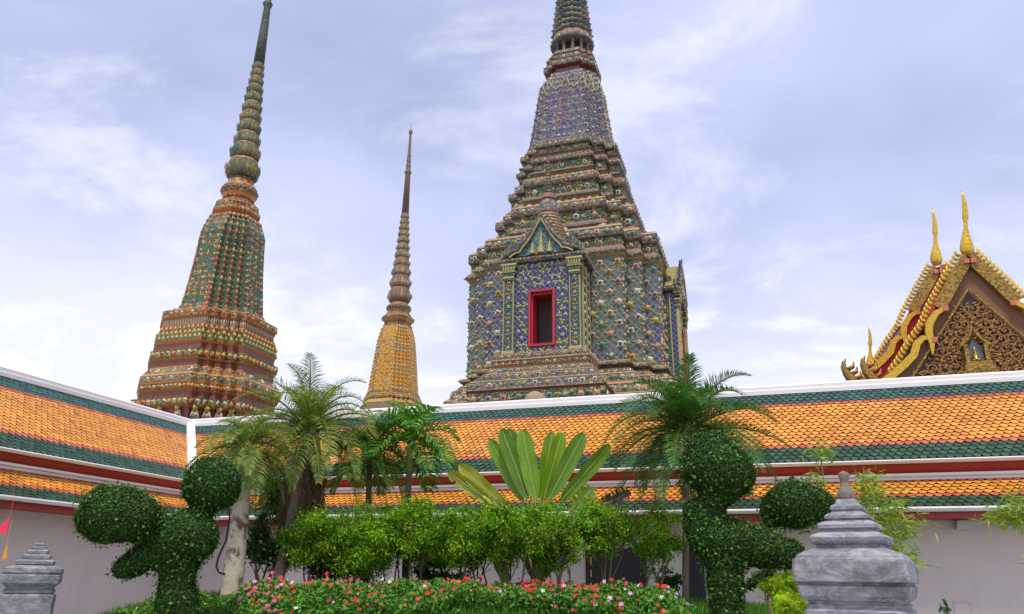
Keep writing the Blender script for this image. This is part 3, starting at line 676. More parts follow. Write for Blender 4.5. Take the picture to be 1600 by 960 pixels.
for sx in (-1, 1): b.box((sx*(x+.02), -fy-.02, (z0+z1)/2), (fr, .14, z1-z0+.25)); b.box((sx*(x-.045), -fy+.5, (z0+z1)/2), (.09, .85, z1-z0-.004))
b.box((0, -fy-.02, z1+.08), (2*x+.12, .13, fr)); b.box((0, -fy-.02, z0-.08), (2*x+.12, .13, fr))
b.box((0, -fy+.5, z1-.04), (2*x-.19, .85, .07))
b.build('window_frame', M['redframe'], por)
b = MB(); b.box((.02, -fy+.93, (z0+z1)/2), (2*x-.2, .06, z1-z0-.1)); b.build('shutter', plain('dark brown shutter', (.06, .04, .028), .7, .2), por)
for sx in (-1, 1):
    b = MB(); cx_ = sx*(hw-.24)
    b.box((cx_, -fy-.06, 12.6), (.42, .12, 3.45), 0)
    for off in (-.22, .22): b.box((cx_+off, -fy-.075, 12.6), (.035, .15, 3.45), 1)
    for q, (zz, ww) in enumerate(((14.33, .56), (14.43, .50), (14.55, .58), (14.7, .62), (14.9, .70), (15.04, .74))): b.box((cx_, -fy-.08, zz), (ww, .2+.02*q, .09), q % 2)
    b.box((cx_, -fy-.08, 10.94), (.56, .2, .12), 1)
    d = MB()
    for r in range(9): rosette(d, (cx_, -fy-.13, 11.15+r*.38), (0, -1, 0), .085, random.choice((CREAM, WHT, PINK)), random.choice((RED_, BLU)))
    for r in range(8):
        for sg in (1, -1): petal(d, (cx_, -fy-.13, 11.34+r*.38), (0, -1, 0), (sg, 0, .6), .17, .09, random.choice((GRN, LIME, YEL)))
    for c in range(5): petal(d, (cx_+(c-2)*.12, -fy-.22, 14.62), (0, -1, 0), (0, 0, 1), .42, .12, LIME)
    b.merge(d, 2).build('pilaster', [M['pilgreen'], M['paleline'], M['ceramic']], por)
# pediment
b = MB(); fy2 = 6.62
tri = [(-1.25, -fy2, 15.42), (1.25, -fy2, 15.42), (.75, -fy2, 15.95), (.35, -fy2, 16.6), (0, -fy2, 17.05), (-.35, -fy2, 16.6), (-.75, -fy2, 15.95)]
b.extrude(tri, (0, 1.6, 0), 0)
for sx in (-1, 1):
    path = [(sx*1.72, -fy2-.06, 15.45), (sx*1.42, -fy2-.06, 15.62), (sx*1.15, -fy2-.06, 15.66), (sx*.98, -fy2-.06, 15.9), (sx*.74, -fy2-.06, 16.12), (sx*.52, -fy2-.06, 16.42), (sx*.26, -fy2-.06, 16.85), (0, -fy2-.06, 17.22)]
    b.tube(path, [.09, .12, .13, .13, .14, .14, .12, .09], 8, 1)
    b.tube([(p[0]*.86, p[1]-.05, p[2]-.09) for p in path], .05, 6, 2)
    for i in range(14):
        f = i/13*(len(path)-2)+.6; k = min(int(f), len(path)-2); p = Vector(path[k]).lerp(Vector(path[k+1]), f-k)
        t_ = (Vector(path[k+1])-Vector(path[k])).normalized(); nrm = Vector((-t_.z*-sx, 0, t_.x*-sx)).normalized() if True else None
        nrm = Vector((sx*abs(t_.z), 0, abs(t_.x))).normalized()
        b.tube([p+nrm*.08, p+nrm*.22+t_*.03, p+nrm*.32+Vector((0, 0, .06))], [.055, .045, .008], 5, 1)
    for i in range(4):                             # flame fins at the corners
        q = Vector((sx*(1.45+.14*i), -fy2+.02+.03*i, 15.42)); hgt = .75-.12*i
        b.tube([q, q+Vector((sx*.02, 0, hgt*.6)), q+Vector((-sx*.03, 0, hgt))], [.08, .07, .01], 6, 3)
b.tube([(0, -fy2-.06, 17.1), (0, -fy2-.1, 17.3), (0, -fy2-.16, 17.5)], [.1, .08, .01], 6, 1)
for (sx, hg, w_) in ((0, 1.1, .12), (-.40, .62, .10), (.40, .62, .10)):
    b.lathe([(15.45, w_*1.3), (15.45+hg*.25, w_*1.2), (15.45+hg*.28, w_*.8), (15.45+hg*.5, w_*.9), (15.45+hg*.55, w_*.5), (15.45+hg*.8, w_*.3), (15.45+hg, .01)], 8, (sx, -fy2-.05), 2)
for sx in (-1, 1):                             # little tiled roof behind the pediment
    b.add([(0, -fy2+.1, 17.12), (sx*1.6, -fy2+.1, 15.5), (sx*1.6, -4.2, 15.5), (0, -4.2, 17.12), (0, -fy2+.1, 17.0), (sx*1.6, -fy2+.1, 15.42), (sx*1.6, -4.2, 15.42), (0, -4.2, 17.0)], [(0,1,2,3),(7,6,5,4),(0,4,5,1),(1,5,6,2),(2,6,7,3)], 4)
ped = b.build('pediment', [mosaic('turquoise pediment mosaic', [(.03,.20,.20),(.05,.30,.27),(.03,.05,.2),(.10,.28,.22),(.3,.3,.18)], 11), M['band'], M['paleline'], mosaic('pale green flame tile', [(.22,.33,.18),(.30,.36,.15),(.10,.24,.12)], 12), mosaic('yellow porch roof tile', [(.46,.36,.05),(.38,.30,.05),(.50,.40,.08)], 9)], por)
# ringed bell and needle on the porch roof
sp = MB(); cy_ = -5.4
sp.lathe([(15.95, 1.05), (16.2, 1.02)], 28, (0, cy_), 0)
zz, rr_ = 16.3, 1.02
while rr_ > .52:
    sp.lathe([(zz-.1, rr_*.93), (zz-.06, rr_), (zz+.03, rr_), (zz+.09, rr_*.94)], 28, (0, cy_), 0, [0, 0, 1]); zz += .185; rr_ -= .062
sp.lathe([(zz-.1, .50), (zz, .52), (zz+.35, .46), (zz+.6, .40), (zz+.72, .30)], 20, (0, cy_), 2)
sp.lathe([(zz+.72, .36), (zz+.84, .36), (zz+.9, .26), (zz+1.02, .30), (zz+1.08, .2)], 16, (0, cy_), 3)
q = zz+1.12; r_ = .2
while r_ > .05:
    sp.lathe([(q, r_*.7), (q+.06, r_), (q+.15, r_*.8), (q+.18, r_*.62)], 12, (0, cy_), 0); q += .175; r_ -= .0135
sp.lathe([(q, .05), (q+.7, .02), (q+.75, .05), (q+.85, .005)], 8, (0, cy_), 0)
so = sp.build('spirelet', [M['torus'], M['gold'], mosaic('patchwork bell tile', [(.10,.10,.25),(.3,.1,.1),(.32,.30,.2),(.1,.2,.12),(.25,.22,.25)], 7), M['terra']], por, True)
for k, inset in ((1, 1.2), (3, 1.45)):
    c = copy_tree(por, mch); c.rotation_euler = (0, 0, k*PI/2); c.location = Matrix.Rotation(k*PI/2, 3, 'Z') @ Vector((0, inset, -.25))
    for ch in list(c.children):
        if ch.name.startswith('spirelet'): bpy.data.objects.remove(ch)
# ------------------------------------------------------------------ green chedi and amber chedi
def mini(d, l0, l1, K, st): deck(d, l0, l1, K, st)
GM = [M['orangeband'], M['orangeline'], M['maroon'], M['greenband'], M['tealband'], M['bellgreen'], M['terra'], M['gold']]
gch = thing('green_chedi', (-29.5, 35.0, 0), 'tall green belled chedi with rust orange stepped base and dark spire, at the left', 'chedi')
KG = 4
lv = [(0, 6.0, 4.0, 2), (2.5, 6.0, 4.0, 0), (2.7, 5.4, 3.4, 2), (5, 5.4, 3.4, 0), (5.2, 4.8, 2.8, 2), (7.4, 4.7, 2.7, 3), (7.9, 4.5, 2.5, 2), (8.95, 3.40, 1.7, 1), (9.02, 3.48, 1.75, 2), (9.08, 3.30, 1.65, 2), (9.78, 3.34, 1.66, 1),
      (9.84, 3.66, 1.80, 3), (10.28, 3.70, 1.82, 6), (10.34, 3.28, 1.62, 2), (10.70, 3.26, 1.60, 1), (10.77, 3.38, 1.62, 0), (11.10, 3.50, 1.66, 1), (11.20, 3.54, 1.68, 4), (11.56, 3.52, 1.66, 1), (11.66, 3.44, 1.62, 4), (12.06, 3.14, 1.52, 1),
      (12.12, 3.06, 1.48, 2), (12.48, 3.04, 1.47, 1), (12.56, 3.20, 1.53, 3), (13.02, 3.24, 1.55, 6), (13.08, 2.98, 1.46, 2), (13.44, 2.98, 1.46, 1), (13.56, 3.10, 1.51, 3), (14.5, 2.90, 1.43, 7), (14.54, 2.82, 1.40, 6), (14.96, 2.80, 1.38, 1), (15.02, 2.95, 1.44, 0), (15.40, 2.95, 1.44, 1), (15.46, 2.86, 1.40, 5), (15.5, 2.8, 1.38, 5)]
pl = redent(lv, KG, GM); pl_n = ('plinth', GM, gch); d = MB()
for i, st in ((11, 'knobs'), (15, 'knobs'), (17, 'small'), (19, 'small'), (23, 'knobs'), (27, 'petals'), (29, 'whitepetals'), (31, 'small')): deck(d, lv[i], lv[i+1], KG, st)
# figure shaped corbels in the lowest recess
for a, q, nn, upv, ln in edges(lv[9], lv[10], KG, .5):
    n = max(1, round(ln/.95)) if ln > 1 else 1
    if ln < .35: continue
    for i in range(n):
        p = a.lerp(q, (i+.5)/n)+nn*.16; e = (q-a).normalized()
        knob(d, p+upv*.34, nn, .17, YEL); knob(d, p+upv*.0, nn, .13, CREAM)
        for sg in (1, -1): petal(d, p+upv*.3, nn, e*sg*.55-upv, .55, .18, CREAM); petal(d, p-upv*.1, nn, e*sg-upv*.6, .3, .15, GRN)
        petal(d, p+upv*.05, nn, -upv, .4, .2, ORG); rosette(d, p-upv*.28, nn, .11, YEL, ORG)
pl.merge(d, len(pl_n[1])).build(pl_n[0], pl_n[1]+[M['ceramic']], pl_n[2])
def bellparts(parent, lv, K, mats, bi, ribcols, spraycols, rib_n, name='bell', fill=None):
    o = redent(lv, K, mats); o_n = (name, mats, parent); d = MB(); H = lv[-1][0]-lv[0][0]
    for i in range(len(lv)-1):
        l0, l1 = lv[i], lv[i+1]; dz = l1[0]-l0[0]
        nr = max(1, round(dz/rib_n))
        for r in range(nr):
            f = (r+.5)/nr; zc_ = l0[0]+dz*f; rel = (zc_-lv[0][0])/H
            for a, q, nn, upv, ln in edges(l0, l1, K, f):
                e = (q-a).normalized()
                if ln < .5:                        # the narrow redents carry chains of bulbs
                    if abs(nn.x) > abs(nn.y) and False: continue
                    p = a if True else a.lerp(q, .5)
                    c = ribcols[int(rel*9) % len(ribcols)]
                    if (r+i) % 2: rosette(d, a+nn*.01, (nn+(a-q).normalized()*.9).normalized(), rib_n*.27, c, random.choice((CREAM, RED_, c)))
                    else: petal(d, a-upv*rib_n*.4, (nn+(a-q).normalized()*.9).normalized(), upv, rib_n*1.0, rib_n*.55, c)
                else:
                    n = max(1, round(ln/(rib_n*1.25)))
                    for k in range(n):
                        p = a.lerp(q, (k+.5)/n)+e*random.uniform(-.05, .05)+upv*random.uniform(-.05, .05); sd_ = random.random()
                        if sd_ < .30: rosette(d, p, nn, rib_n*.36, random.choice(spraycols), random.choice((CREAM, RED_, YEL)))
                        elif sd_ < .93:
                            a0 = random.uniform(-1, 1)+(PI/2 if k < n/2 else PI/2)
                            for s2 in (-.9, .1, 1.0): petal(d, p, nn, e*math.cos(a0+s2)+upv*math.sin(a0+s2), rib_n*random.uniform(.7, 1.1), rib_n*.32, random.choice(spraycols))
                    knob(d, a, (nn+(a-q).normalized()).normalized(), rib_n*.2, random.choice((ORG, RED_, CREAM)))
    o.merge(d, len(o_n[1])).build(o_n[0], o_n[1]+[M['ceramic']], o_n[2]); return o
lv = [(15.5, 2.70, 1.10, 5), (15.7, 2.42, .98, 5), (16.0, 2.25, .88, 5), (17.0, 2.13, .83, 5), (18.5, 1.97, .77, 5), (20.0, 1.85, .74, 5), (20.9, 1.79, .75, 5), (21.4, 1.62, .74, 5), (21.75, 1.45, .72, 5)]
bellparts(gch, lv, KG, GM, 5, [(.45,.10,.03), (.50,.16,.04), (.45,.30,.12), (.50,.14,.03), (.42,.09,.03), (.55,.24,.05)], [ORG, (.50,.20,.06), (.44,.10,.04), YEL, CREAM, ORG], .36)
lv = [(21.75, 1.46, .76, 2), (22.05, 1.36, .70, 1), (22.1, 1.08, .56, 6), (22.24, 1.06, .55, 1), (22.30, 1.26, .64, 4), (22.60, 1.28, .65, 1), (22.66, 1.18, .60, 0), (23.1, 1.12, .58, 1), (23.16, .95, .5, 6), (23.3, .9, .48, 6)]
o = redent(lv, KG, GM); o_n = ('harmika', GM, gch); d = MB(); deck(d, lv[0], lv[1], KG, 'knobs'); deck(d, lv[4], lv[5], KG, 'knobs'); deck(d, lv[6], lv[7], KG, 'small'); o.merge(d, len(o_n[1])).build(o_n[0], o_n[1]+[M['ceramic']], o_n[2])
b = MB(); b.lathe([(23.3, .86), (23.55, .84), (23.7, 1.0), (23.85, 1.08), (24.15, 1.08), (24.3, 1.0), (24.36, .98), (24.4, .8), (24.9, .74)], 32, (0, 0), 0, [0, 1, 2, 3, 2, 1, 1, 0]); 
for k in range(20):
    a = 2*PI*k/20
    if math.sin(a) > .6: continue
    rosette(b, (1.08*math.cos(a), 1.08*math.sin(a), 24.0), (math.cos(a), math.sin(a), 0), .11, (.4,.36,.24), (.3,.1,.04)); knob(b, (.86*math.cos(a+.1), .86*math.sin(a+.1), 23.45), (math.cos(a), math.sin(a), 0), .10, (1, 1, 1))
b.m[-1] = 0
o = b.build('spire_base', [M['orangeband'], M['orangeline'], M['orangeband'], M['ringmos']], gch, True)
def spire(parent, rings, top, mat, conemat, line=None, lobes=10, pal=None):
    for i, (z, r) in enumerate(rings):
        zp = rings[i-1][0] if i else z-(rings[1][0]-z); zn = rings[i+1][0] if i+1 < len(rings) else z+(z-zp)
        spire_ring(parent, z, r, (zn-zp)/2*1.0, mat, True, line, lobes, pal)
    b = MB(); b.lathe(top, 16); b.build('finial', conemat, parent, True)
spire(gch, [(25.63, .97), (26.85, .86), (27.75, .76), (28.65, .69), (29.42, .63), (30.17, .58), (30.90, .53), (31.54, .49), (32.20, .44), (32.80, .40), (33.35, .37)],
      [(33.62, .35), (36, .29), (38.2, .22), (38.3, .26), (38.5, .33), (38.65, .26), (38.75, .2), (41.5, .09), (41.7, .16), (42, .02)], M['ringmos'], M['spiregreen'])
# amber chedi farther off
AM = [M['ringtan'], M['gold'], M['terra'], M['orangeband'], M['bellamber']]
ach = thing('amber_chedi', (-30.65, 59.6, 0), 'slender amber and tan chedi standing farther off between the two larger ones', 'chedi')
q = 1/1.2
lv = [(0, 6, 3.6, 3), (5, 5.6, 3.4, 2), (10, 4.4, 2.4, 3), (14, 3.0, 1.6, 0), (15.8, 2.4, 1.2, 1), (16.1, 2.25, 1.1, 0), (16.55, 2.26, 1.1, 1), (16.62, 2.16, 1.05, 3), (16.9, 2.1, 1.0, 3)]
o = redent(lv, 4, AM); o_n = ('plinth', AM, ach); d = MB(); deck(d, lv[5], lv[6], 4, 'knobs'); o.merge(d, len(o_n[1])).build(o_n[0], o_n[1]+[M['ceramic']], o_n[2])
lv = [(16.9, 2.45*q, .95, 4), (17.2, 2.40*q, .90, 4), (19, 2.2*q, .82, 4), (20.7, 2.0*q, .74, 4), (21.6, 1.88*q, .72, 4), (22.28, 1.70*q, .72, 4), (23.0, 1.44*q, .66, 4)]
bellparts(ach, lv, 4, AM, 4, [CREAM, (.60,.30,.05), (.40,.34,.2), CREAM, (.55,.26,.03), CREAM], [ORG, (.24,.24,.12), (.60,.34,.06), (.34,.30,.18), ORG, CREAM], .34)
lv = [(23.0, 1.42*q, .62, 3), (23.25, 1.40*q, .6, 1), (23.3, 1.28*q, .56, 2), (23.55, 1.3*q, .56, 1), (23.7, 1.56*q, .7, 0), (24.0, 1.58*q, .7, 1), (24.1, 1.4*q, .62, 0), (24.4, 1.15*q, .5, 2), (24.5, 1.1*q, .5, 2)]
o = redent(lv, 4, AM); o_n = ('harmika', AM, ach); d = MB(); deck(d, lv[4], lv[5], 4, 'small'); o.merge(d, len(o_n[1])).build(o_n[0], o_n[1]+[M['ceramic']], o_n[2])
b = MB(); b.lathe([(24.5, .9), (24.65, 1.0), (24.8, 1.13), (25.05, 1.13), (25.2, .95), (25.3, .82), (25.7, .78)], 28, (0, 0), 0, [1, 0, 0, 0, 1, 2]); b.build('spire_base', [M['ringtan'], M['gold'], M['terra']], ach, True)
spire(ach, [(26.2, 1.0), (27.5, .90), (28.55, .82), (29.45, .72), (30.28, .65), (31.05, .58), (31.79, .54), (32.44, .50), (33.09, .46), (33.69, .41), (34.3, .38)],
      [(34.6, .35), (38.8, .25), (38.95, .3), (39.06, .36), (39.2, .3), (39.3, .24), (39.7, .22), (39.75, .25), (39.85, .21), (40.3, .20), (40.35, .225), (40.45, .19), (40.9, .18), (40.95, .2), (41.05, .165), (43.3, .10), (43.45, .17), (43.65, .2), (43.85, .12), (44, .03), (44.8, .01)], M['ringtan'], M['ringtan'], M['terra'], 10, [(.38,.27,.15),(.26,.19,.10),(.42,.32,.18),(.22,.18,.10)])
# ------------------------------------------------------------------ temple hall with gilded gable
HY = 34.0
M['salmon'] = plain('salmon painted timber', (.52, .14, .09), .6, .15)
M['redlac'] = plain('red lacquered timber', (.42, .02, .025), .5, .2)
hall = thing('temple_hall', (9.4, HY, 0), 'temple hall with gilded carved gable and golden horn finials rising behind the roof', 'building')
def H3(px, py, y=HY, dy=0.0):
    p = atY(px, py, y); return Vector((p.x-9.4, p.y-HY+dy, p.z))
apex = H3(1512, 402)
xr = apex.x
b = MB(); b.box((xr, 6.1, 4.6), (8.4, 11.6, 9.2)); b.build('wall', M['wall'], hall)
def mirror(p): return Vector((2*xr-p.x, p.y, p.z))
# timber gable field behind the boards
lowz = 9.3
g = [Vector((xr, .12, apex.z-.1)), Vector((xr-4.3, .12, lowz)), Vector((xr+4.3, .12, lowz))]
slope_pts = [(xr, apex.z-.1), (xr-1.55, 12.4), (xr-2.2, 11.3), (xr-3.1, 10.1), (xr-3.9, lowz)]
pts = [Vector((x_, .12, z_)) for x_, z_ in slope_pts]+[Vector((2*xr-x_, .12, z_)) for x_, z_ in slope_pts[:0:-1]]
b = MB(); b.extrude(pts, (0, .2, 0)); b.build('gable_board', M['wood'], hall)
# carved panel: a relief of scrolls, real depth
pt = H3(1512, 455); top = pt.z; half = 2.75; zb = 9.4; cxp = pt.x+.02
b = MB(); b.extrude([(cxp-half, .06, zb), (cxp+half, .06, zb), (cxp, .06, top)], (0, .12, 0))
cp = b.build('carved_panel', plain('dark plum panel', (.055, .03, .03), .5, .4, 8.0), hall)
b = MB(); CELL = .40
for j in range(12):
    for i in range(-9, 10):
        cz = zb+.22+j*CELL*.86; cx0 = cxp+(i+(.5 if j % 2 else 0))*CELL; hw_ = half*(top-cz)/(top-zb)
        if abs(cx0-cxp) > hw_-.16: continue
        sg = 1 if cx0 > cxp+.01 else -1; ph = random.uniform(0, 6.28); P = []; RR = []
        for k in range(15):
            f = k/14; a_ = ph+sg*f*8.6; r_ = .225*(1-f)+.03
            P.append((cx0+r_*math.cos(a_), .03-.10*f-.03*random.random(), cz+r_*math.sin(a_))); RR.append(.042*(1-f*.45))
        b.tube(P, RR, 6)
        for k in range(6):
            a_ = ph+k*1.05; c0 = Vector((cx0+.20*math.cos(a_), .0, cz+.20*math.sin(a_)))
            d_ = Vector((math.cos(a_+.9*sg), 0, math.sin(a_+.9*sg))); petal(b, c0+Vector((0, -.03, 0)), (0, -1, 0), d_, .21, .13, (1, 1, 1))
        knob(b, (cx0, -.08, cz), (0, -1, 0), .055, (1, 1, 1))
b.build('carving', plain('gilded carving', (.29, .15, .045), .38, .45, 7.0, .3, 30, .5, .25), cp)
for sx in (-1, 1):
    b = MB(); b.tube([(cxp+sx*(half+.05), -.06, zb), (cxp, -.06, top+.06)], .05, 6); b.build('panel_border', M['goldleaf_dark'], hall)
# little shrine niche in the panel
nc = H3(1526, 552, HY-.25); nx_, nz_ = nc.x, nc.z
b = MB()
b.box((nx_, -.2, nz_-1.0), (1.3, .3, .55)); b.box((nx_, -.2, nz_-.62), (1.05, .34, .25)); b.box((nx_, -.2, nz_-.42), (.95, .28, .16))
for sx in (-1, 1): b.box((nx_+sx*.36, -.2, nz_), (.14, .26, .74))
for sx in (-1, 1): b.tube([(nx_+sx*.52, -.24, nz_+.32), (nx_+sx*.26, -.24, nz_+.58), (nx_+sx*.10, -.24, nz_+.82), (nx_, -.24, nz_+1.12)], [.09, .09, .07, .03], 6)
b.build('niche', M['goldleaf_dark'], cp)
b = MB(); b.extrude([(nx_-.28, -.1, nz_-.36), (nx_+.28, -.1, nz_-.36), (nx_+.28, -.1, nz_+.25), (nx_, -.1, nz_+.62), (nx_-.28, -.1, nz_+.25)], (0, .06, 0)); b.build('niche_back', plain('grey blue niche glass', (.10, .13, .16), .2, .2), cp)
b = MB(); b.lathe([(nz_-.34, .17), (nz_-.25, .19), (nz_-.2, .1), (nz_-.05, .11), (nz_+.05, .06), (nz_+.12, .07), (nz_+.2, .04), (nz_+.3, .01)], 10, (nx_-.04, -.2)); b.build('figurine', M['goldleaf_dark'], cp, True)
def ribbon(b, pts, wd, th, y, mi=0):
    """board following a path in the gable plane"""
    P = [Vector(p) for p in pts]; R = []
    for i, p in enumerate(P):
        t_ = (P[min(i+1, len(P)-1)]-P[max(i-1, 0)]); t_.y = 0; t_.normalize(); nn = Vector((t_.z, 0, -t_.x)); w_ = wd[i] if isinstance(wd, (list, tuple)) else wd
        a, c = p+nn*w_/2, p-nn*w_/2
        R.append([Vector((a.x, y-th/2, a.z)), Vector((c.x, y-th/2, c.z)), Vector((c.x, y+th/2, c.z)), Vector((a.x, y+th/2, a.z))])
    b.rings(R, mi)
def fins(b, path, sx, size, y, n, mi=0):
    P = [Vector(p) for p in path]; L_ = [0]
    for a, c in zip(P[:-1], P[1:]): L_.append(L_[-1]+(c-a).length)
    for i in range(n):
        s_ = L_[-1]*(i+.4)/n; k = max(j for j in range(len(P)-1) if L_[j] <= s_); f = (s_-L_[k])/(L_[k+1]-L_[k]); p = P[k].lerp(P[k+1], f)
        t_ = (P[k+1]-P[k]).normalized(); nn = Vector((sx*abs(t_.z), 0, abs(t_.x))); upw = -t_ if t_.z < 0 else t_
        q = Vector((p.x, y, p.z))
        b.tube([q+nn*size*.1, q+nn*size*.55+upw*size*.05, q+nn*size*.9+upw*size*.35, q+nn*size*1.0+upw*size*.75], [size*.26, size*.30, size*.20, size*.03], 6, mi, (1, 1, 1), .7)
def barge(yoff, s_shift, name_suffix, left=True, right=True, zs=0.0, xs=0.0):
    yb = yoff
    up_ = [H3(1511, 402), H3(1489, 441), H3(1467, 482)]
    s1 = [H3(1476, 483), H3(1461, 492), H3(1451, 508), H3(1450, 522), H3(1455, 538), H3(1456, 556)]
    s2 = [H3(1454, 530), H3(1441, 530), H3(1432, 538), H3(1427, 556), H3(1412, 572), H3(1393, 589), H3(1375, 600)]
    def sh(p): return Vector((p.x+xs, 0, p.z+zs))
    for sx in ((-1,) if not right else (-1, 1)):
        f = (lambda p: p) if sx < 0 else mirror
        A = [f(p)+Vector((xs, 0, zs)) for p in up_]; B1 = [f(p)+Vector((xs, 0, zs)) for p in s1]; B2 = [f(p)+Vector((xs, 0, zs)) for p in s2]
        b = MB(); ribbon(b, A, .50, .16, yb-.05, 0)
        ribbon(b, B1, [.14, .24, .29, .27, .2, .06], .22, yb-.12, 1); ribbon(b, B2, [.10, .22, .28, .30, .30, .28, .24], .22, yb-.10, 1)
        o = b.build('bargeboard', [M['goldleaf_dark'], M['goldleaf']], hall)
        b = MB(); ribbon(b, [p+Vector((-sx*-.0, 0, 0)) for p in A], .06, .2, yb-.06, 0)
        d = MB(); off = Vector((sx*.20, 0, .12))
        fins(d, [A[0]+off, A[1]+off, A[2]+off, B1[2]+Vector((sx*.2, 0, -.1)), B2[2]+Vector((sx*.1, 0, .1)), B2[4]+Vector((sx*.1, 0, .1)), B2[5]], sx, .28, yb-.02, 30)
        d.build('scale_fins', M['goldleaf'], o, True)
        for p in (A[0]+Vector((sx*.1, 0, -.25)), A[2]+Vector((-sx*.2, 0, -.1)), B2[0]+Vector((-sx*.1, 0, -.1))):
            d = MB(); d.box((p.x, yb-.16, p.z), (.2, .2, .2), 0); d.build('purlin_end', M['salmon'], o)
barge(0.0, 0, '')
RY = 5.35; rear = atY(1463, 415, HY+RY); front = atY(1510, 397, HY)
dx, dz = rear.x-front.x, rear.z-front.z
barge(RY, 0, '', zs=dz)
b = MB(); b.extrude([p+Vector((0, RY, dz)) for p in pts], (0, .15, 0)); b.build('gable_board', M['redlac'], hall)
# chofa horns
def chofa(px, py0, tip, y, sc=1.0):
    p = atY(px, py0, y); m_ = mpp(p)*sc
    x0, z0 = p.x-9.4, p.z; y0 = y-HY-.05
    prof = [(0, -6, 8), (0, 0, 11.5), (.5, 6, 12), (1.5, 17, 9.5), (3, 29, 6), (4.5, 40, 3.6), (6, 51, 3.4), (6.5, 56, 5.2), (7, 59, 5.4), (8, 68, 4.8), (9.5, 82, 4.0), (9.5, 95, 2.6), (8.5, 107, .4)]
    b = MB(); b.tube([(x0+a*m_, y0, z0+h_*m_) for a, h_, r_ in prof], [r_*m_*.86 for a, h_, r_ in prof], 10, 0, (1, 1, 1), .75)
    return b
chofa(1511, 394, None, HY).build('roof_finial', M['goldleaf'], hall, True)
b = chofa(1463, 410, None, HY+RY, .86); b.build('roof_finial', M['goldleaf'], hall, True)
b = chofa(1360, 573, None, 40.0, .62); b.build('roof_finial', M['goldleaf'], hall, True)
# roof planes behind the boards
for (y0, y1, dz_, nm) in ((.12, RY+.3, 0.0, 'roof'), (RY+.12, 11.9, dz, 'roof')):
    b = MB()
    for sx in (-1, 1):
        P = [Vector((xr, 0, apex.z+.12+dz_)), Vector((xr+sx*1.85, 0, 12.15+dz_)), Vector((xr+sx*4.4, 0, 9.2+dz_))]
        for a, c in zip(P[:-1], P[1:]):
            b.add([Vector((a.x, y0, a.z)), Vector((c.x, y0, c.z)), Vector((c.x, y1, c.z)), Vector((a.x, y1, a.z)),
                   Vector((a.x, y0, a.z-.14)), Vector((c.x, y0, c.z-.14)), Vector((c.x, y1, c.z-.14)), Vector((a.x, y1, a.z-.14))],
                  [(0,1,2,3),(7,6,5,4),(0,4,5,1),(1,5,6,2),(2,6,7,3),(3,7,4,0)])
    b.build('roof', M['redlac'], hall)
# curved tail finials at the eaves
for (px, py, y, s_) in ((1331, 597, 36.0, 1.0), (1362, 594, 35.2, 1.05)):
    p = atY(px, py, y); m_ = mpp(p)*s_; b = MB()
    b.tube([(p.x-9.4+a*m_, p.y-HY, p.z+h_*m_) for a, h_ in ((8, -8), (0, 4), (-6, 14), (-9, 24), (-8, 32), (-4, 38))], [7*m_, 8*m_, 6*m_, 4.5*m_, 3*m_, .6*m_], 8)
    for i, (a, h_) in enumerate(((4, 4), (0, 12), (-4, 20))): b.tube([(p.x-9.4+(a)*m_, p.y-HY, p.z+h_*m_), (p.x-9.4+(a+9)*m_, p.y-HY, p.z+(h_+4)*m_), (p.x-9.4+(a+11)*m_, p.y-HY, p.z+(h_+13)*m_)], [4*m_, 3*m_, .5*m_], 6)
    b.build('tail_finial', M['goldleaf_dark'], hall, True)
# tan dome behind the ridge
p = atD(836, 629, 24.5); m_ = mpp(p); b = MB(); r_ = 17.5*m_
b.lathe([(0, .10), (p.z-r_*1.2, .10)], 12, (0, 0)); b.lathe([(p.z+r_*math.sin(t_), r_*math.cos(t_)) for t_ in np.linspace(-1.4, 1.56, 14)], 24, (0, 0))
tag(b.build('dome', M['tan_dome'], None, True, (p.x, p.y, 0)), 'plain tan dome just peeping over the white ridge below the blue chedi', 'dome')
# lamp under the eave
p = atY(1508, 818, YR+.6); b = MB(); b.extrude([(-.13, 0, .06), (-.16, 0, -.10), (.12, 0, -.10), (.15, 0, .06)], (0, .26, 0)); b.box((0, .13, .10), (.06, .06, .14))
tag(b.build('wall_lamp', M['lampgrey'], None, False, p), 'small grey lamp fixed under the eave on the right hand wall', 'lamp')
# ------------------------------------------------------------------ marble posts
def sqloft(prof, mis, bev=.06):
    b = MB(); R = []
    for z_, h_ in prof:
        k = h_*bev; P = [(h_-k, h_), (h_, h_-k)]
        ring = []
        for r in range(4):
            c_, s_ = (1, 0, -1, 0)[r], (0, 1, 0, -1)[r]
            for x_, y_ in ((h_, -(h_-k)), (h_, h_-k)): ring.append((x_*c_-y_*s_, x_*s_+y_*c_, z_))
        R.append(ring)
    b.rings(R, 0, (1, 1, 1), True, mis); return b
PC = atD(1336, 880, 6.6); mz = mpp(PC)/2.824
zy = lambda y_: PC.z+((880-620)*2.824-y_)*mz*1.0
prof = [(0, 225), (1, 225)]
pr = [(955, 224), (930, 226), (922, 212), (915, 210), (905, 216), (900, 206), (892, 206), (888, 224), (870, 238), (845, 244), (830, 246), (826, 236), (818, 236), (816, 255), (812, 257), (735, 254), (724, 252), (720, 240), (708, 236), (690, 205), (680, 172), (676, 152), (662, 150), (658, 166), (648, 174), (632, 177), (622, 168), (614, 148), (606, 122), (596, 120), (591, 137), (576, 137), (568, 128), (560, 108), (558, 92), (552, 92), (549, 104), (536, 104), (530, 94), (521, 74), (514, 68), (509, 76), (496, 76), (490, 68), (482, 52), (470, 46), (462, 42)]
P2 = [(.0-0.0, .225*2.1)]
lv = [(0, 200*mz)]+[(zy(y_), h_*mz*.88) for y_, h_ in pr]
